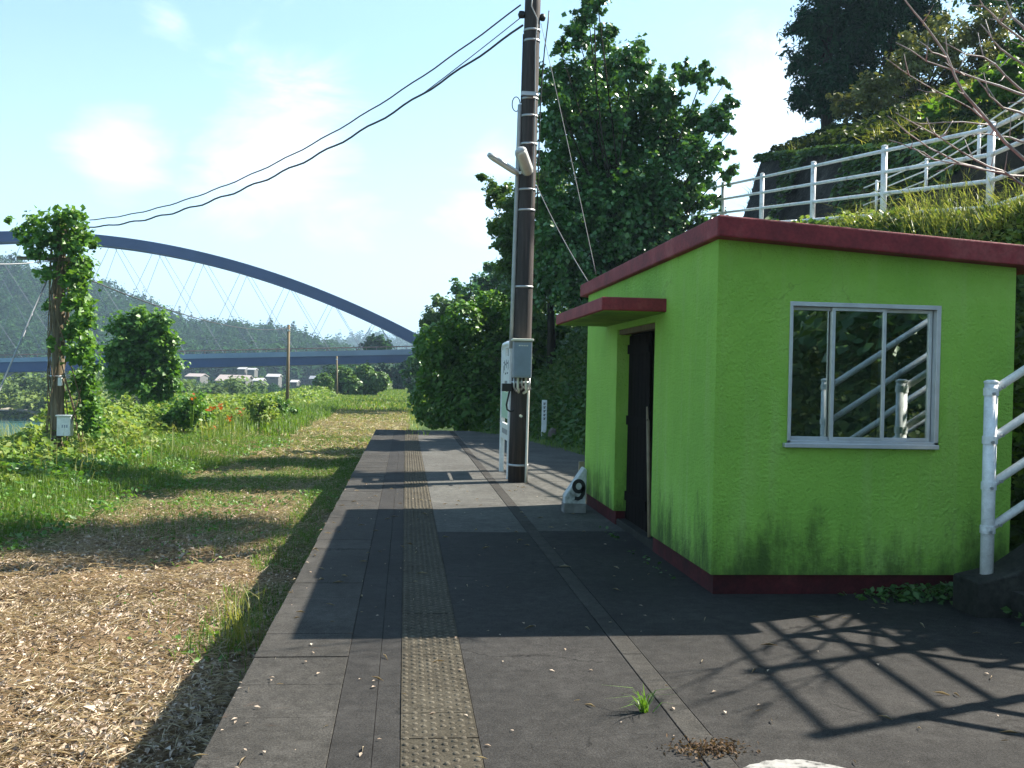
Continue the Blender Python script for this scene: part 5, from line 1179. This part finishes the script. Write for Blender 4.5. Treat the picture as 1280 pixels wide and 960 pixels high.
litter('dry_leaves', 20000, (-5.8, -.80), (2.2, 12), .036, L_DRY, .04, lk)
litter('dry_leaves', 2500, (-5.8, -.80), (2.2, 14), .075, L_DRY, .07, lambda X, Y: lk(X, Y) * sstep(.5, .62, fbm(X, Y, 1.1, 77)))
litter('straw', 115000, (-5.8, -.80), (2.2, 34), .12, L_STRAW, .09, lambda X, Y: .25 + .75 * lk(X, Y), aspect=.045, up=1.6, fold=.1)
litter('straw', 16000, (-5.6, .2), (26, 75), .28, L_STRAW, .10, None, aspect=.08, up=1.6, fold=.1)
# bits blown on to the platform
def bits(name, n, size, lm, asp, xr=(-.74, 5), yr=(2.5, 14)):
    u = RNG.random((n, 2)); Y = yr[0] + (yr[1] - yr[0]) * u[:, 1] ** 1.5; X = xr[0] + (xr[1] - xr[0]) * u[:, 0] ** 1.6
    k = ~((X > 1.9) & (Y > 6.4)); X, Y = X[k], Y[k]
    o = link_mesh(name, leaf_mesh(name, np.stack([X, Y, np.full(len(X), .008)], 1), size, up=5, aspect=asp, fold=.25, jit=.6), lm); tag(o, kind='stuff')
bits('platform_litter', 260, .02, L_DRY, .5); bits('platform_litter', 260, .06, L_STRAW, .045)
# orange lilies in the bank
g0 = P(268, 530, 31.5); ol = thing('orange_flowers', 'orange wildflowers dotted among the green riverside shrubs', 'flowers', (g0[0], 31.5, gz(g0[0], 31.5)))
fp = np.array([P(x + RNG.normal(0, 3), y + RNG.normal(0, 2.5), 28.5 + RNG.normal(0, .4)) for x, y in ((263, 509), (274, 507), (285, 522), (264, 535), (262, 511), (276, 509), (287, 524), (243, 500), (300, 515)) for _ in range(5)])
link_mesh('blossom', leaf_mesh('blossom', fp - ORIG[ol.name], .11, up=.5, aspect=.8), leafmat('orange_petal', [(.26, .055, .008), (.36, .10, .012)], .5, .4, .3, .2), ol)
sb_ = fp.copy(); link_mesh('stem', blade_mesh('stem', np.stack([fp[:, 0], fp[:, 1] + .05, fp[:, 2] - .8], 1) - ORIG[ol.name], .8, .015, .1), L_GRASS, ol)

# ------------------------------------------------------------------ far bank, valley and hill woods
def wood(name, pos, sizes, per, leaf, lm, conic=.35):
    n = len(pos); c = np.repeat(np.arange(n), per); k = n * per
    d = unit(RNG.normal(size=(k, 3))); d[:, 2] = np.abs(d[:, 2]) * 1.0 - .25 * (RNG.random(k) < .5); s = sizes[c]
    con = (RNG.random(n) < conic)[c]
    rr = (.72 + .36 * RNG.random(k)); lob = 1 + .3 * np.sin(d[:, 0] * 5 + c) * np.sin(d[:, 1] * 5 + c * 1.7)
    p = d * (rr * lob)[:, None]
    h = np.where(con, 1.25, .85); w = np.where(con, .42, .60)
    z = p[:, 2]; tap = np.where(con, np.clip(1.05 - .75 * z, .15, 1), 1)
    P3 = np.stack([p[:, 0] * w * tap * s, p[:, 1] * w * tap * s, (z * h + .55) * s], 1) + pos[c]
    o = link_mesh(name, leaf_mesh(name, P3, leaf * s, up=.2, aspect=.9, N0=d * 1.2), lm); tag(o, kind='stuff')
def on_grid(V, n, jmax):
    r, c = V.shape[:2]; j = RNG.random(n) * (jmax); i = RNG.random(n) * (c - 1.001); j0 = j.astype(int); i0 = i.astype(int); fj = (j - j0)[:, None]; fi = (i - i0)[:, None]
    return (V[j0, i0] * (1 - fi) + V[j0, i0 + 1] * fi) * (1 - fj) + (V[j0 + 1, i0] * (1 - fi) + V[j0 + 1, i0 + 1] * fi) * fj
pos = on_grid(HILL1, 4600, 13.0); pos = pos[(pos[:, 0] / pos[:, 1] > -.52)]; sz = 4.2 + 2.4 * RNG.random(len(pos)) ** 2
wood('forest', pos, sz, 100, .19, L_FAR, .15)
pos = on_grid(HILL2, 700, 12.9); wood('forest', pos, 9 + 6 * RNG.random(700), 50, .25, L_FAR)
n = 260; pos = np.stack([RNG.uniform(-80, 4, n), RNG.uniform(172, 262, n), np.zeros(n)], 1); pos[:, 2] = height(pos[:, 0], pos[:, 1]) - .5
keepm = (pos[:, 0] > -62) | (pos[:, 1] > 215); pos = pos[keepm]; q_ = pos[:, 0] / pos[:, 1]; hz_ = (q_ > -.235) & (q_ < -.075); sz = np.where(hz_, RNG.uniform(.45, 1.05, len(pos)), RNG.uniform(.7, 1.5, len(pos)) + 2.0 * (pos[:, 0] > -14)) ; wood('woodland', pos, sz, 110, .22, L_FAR, .15)
n = 110; Yv = RNG.uniform(222, 264, n); Xv = np.array([P(u, 470, y)[0] for u, y in zip(RNG.uniform(222, 415, n), Yv)]); pos = np.stack([Xv, Yv, height(Xv, Yv) - .4], 1); wood('woodland', pos, RNG.uniform(1.2, 2.4, n), 130, .22, L_FAR, .1)
n = 220; pos = np.stack([RNG.uniform(-95, 6, n), RNG.uniform(352, 420, n), np.full(n, -3.5)], 1); wood('woodland', pos, RNG.uniform(5, 9, n), 80, .26, L_FAR, .2)
n = 420; pos = np.stack([RNG.uniform(-110, -24, n), RNG.uniform(154, 172, n), np.zeros(n)], 1); pos[:, 2] = height(pos[:, 0], pos[:, 1]); pos = pos[(pos[:, 0] < -62) | (RNG.random(n) < .5)]; wood('far_bank_brush', pos, RNG.uniform(1.2, 3.0, len(pos)), 70, .24, L_FARB, 0)
n = 14000; X = RNG.uniform(-130, -24, n); Y = RNG.uniform(150, 215, n); o = link_mesh('far_bank_grass', leaf_mesh('far_bank_grass', np.stack([X, Y, height(X, Y) + .3], 1), .9, up=.6), leafmat('meadow_grass', [(.11, .17, .045), (.16, .23, .06), (.2, .27, .08)], .7, .4, .15, .4)); tag(o, kind='stuff')

# ------------------------------------------------------------------ small plants on the platform
def tuft(name, label, cat, x, y, n, h, w, lm, spread, lean=1.3, z=0.0):
    B = np.stack([RNG.normal(0, spread, n), RNG.normal(0, spread * .6, n), np.zeros(n)], 1); o = link_mesh(name, blade_mesh(name, B, h, w, lean), lm, None, (x, y, z)); tag(o, label, cat); return o
g = G(806, 890, 0); tuft('weed', 'small bright green weed growing out of the crack in the platform', 'weed', g[0], g[1], 26, .11, .007, L_BRIGHT, .012, 1.6)
g = G(888, 938, 0); p = np.stack([RNG.normal(0, .075, 420), RNG.normal(0, .045, 420), np.abs(RNG.normal(0, .010, 420)) + .002], 1)
o = link_mesh('dry_moss_patch', leaf_mesh('dry_moss_patch', p, .018, up=.3, aspect=.5), leafmat('russet_moss', [(.06, .036, .024), (.115, .075, .048), (.17, .12, .08)], .8, .2, .1, .2), None, (g[0], g[1], .002)); tag(o, 'flat russet patch of dry moss across the platform joint', 'moss')
g = G(345, 740, -.8); tuft('weed', 'spindly yellow-green grass clump in the shade at the foot of the platform edge', 'weed', -1.28, 8.3, 60, .5, .008, L_YGRASS, .09, 1.0, gz(-1.28, 8.3))
cover('foot_weeds', 700, (HX0 + .9, HX1 + .1), (6.32, 6.62), lambda X, Y: .03 + .12 * sstep(2.6, 3.8, X) , .05, L_BUSH, keep=lambda X, Y: .15 + .85 * sstep(2.9, 3.7, X))
cover('foot_weeds', 260, (3.75, 4.3), (5.3, 5.9), lambda X, Y: .05 + .12 * fbm(X, Y, 2, 1), .055, L_BUSH)
cover('foot_weeds', 160, (1.9, 2.02), (7.0, 11.2), lambda X, Y: .02 + .08 * fbm(X, Y, 2, 4), .04, L_BUSH, keep=lambda X, Y: sstep(.45, .6, fbm(X, Y, 1.2, 14)))
# ------------------------------------------------------------------ haze
HAZE = 0.00036
def haze():
    m = bpy.data.materials.new('haze_air'); m.use_nodes = True; nt = m.node_tree; nt.nodes.clear()
    out = nt.nodes.new('ShaderNodeOutputMaterial'); v = nt.nodes.new('ShaderNodeVolumePrincipled')
    v.inputs['Color'].default_value = (.52, .74, 1, 1); v.inputs['Density'].default_value = HAZE; v.inputs['Anisotropy'].default_value = .2
    nt.links.new(v.outputs[0], out.inputs['Volume'])
    o = MB().box((-7000, -420, -12), (7000, 7600, 420)).build('haze', m); tag(o, kind='stuff')
if HAZE > 0: haze()
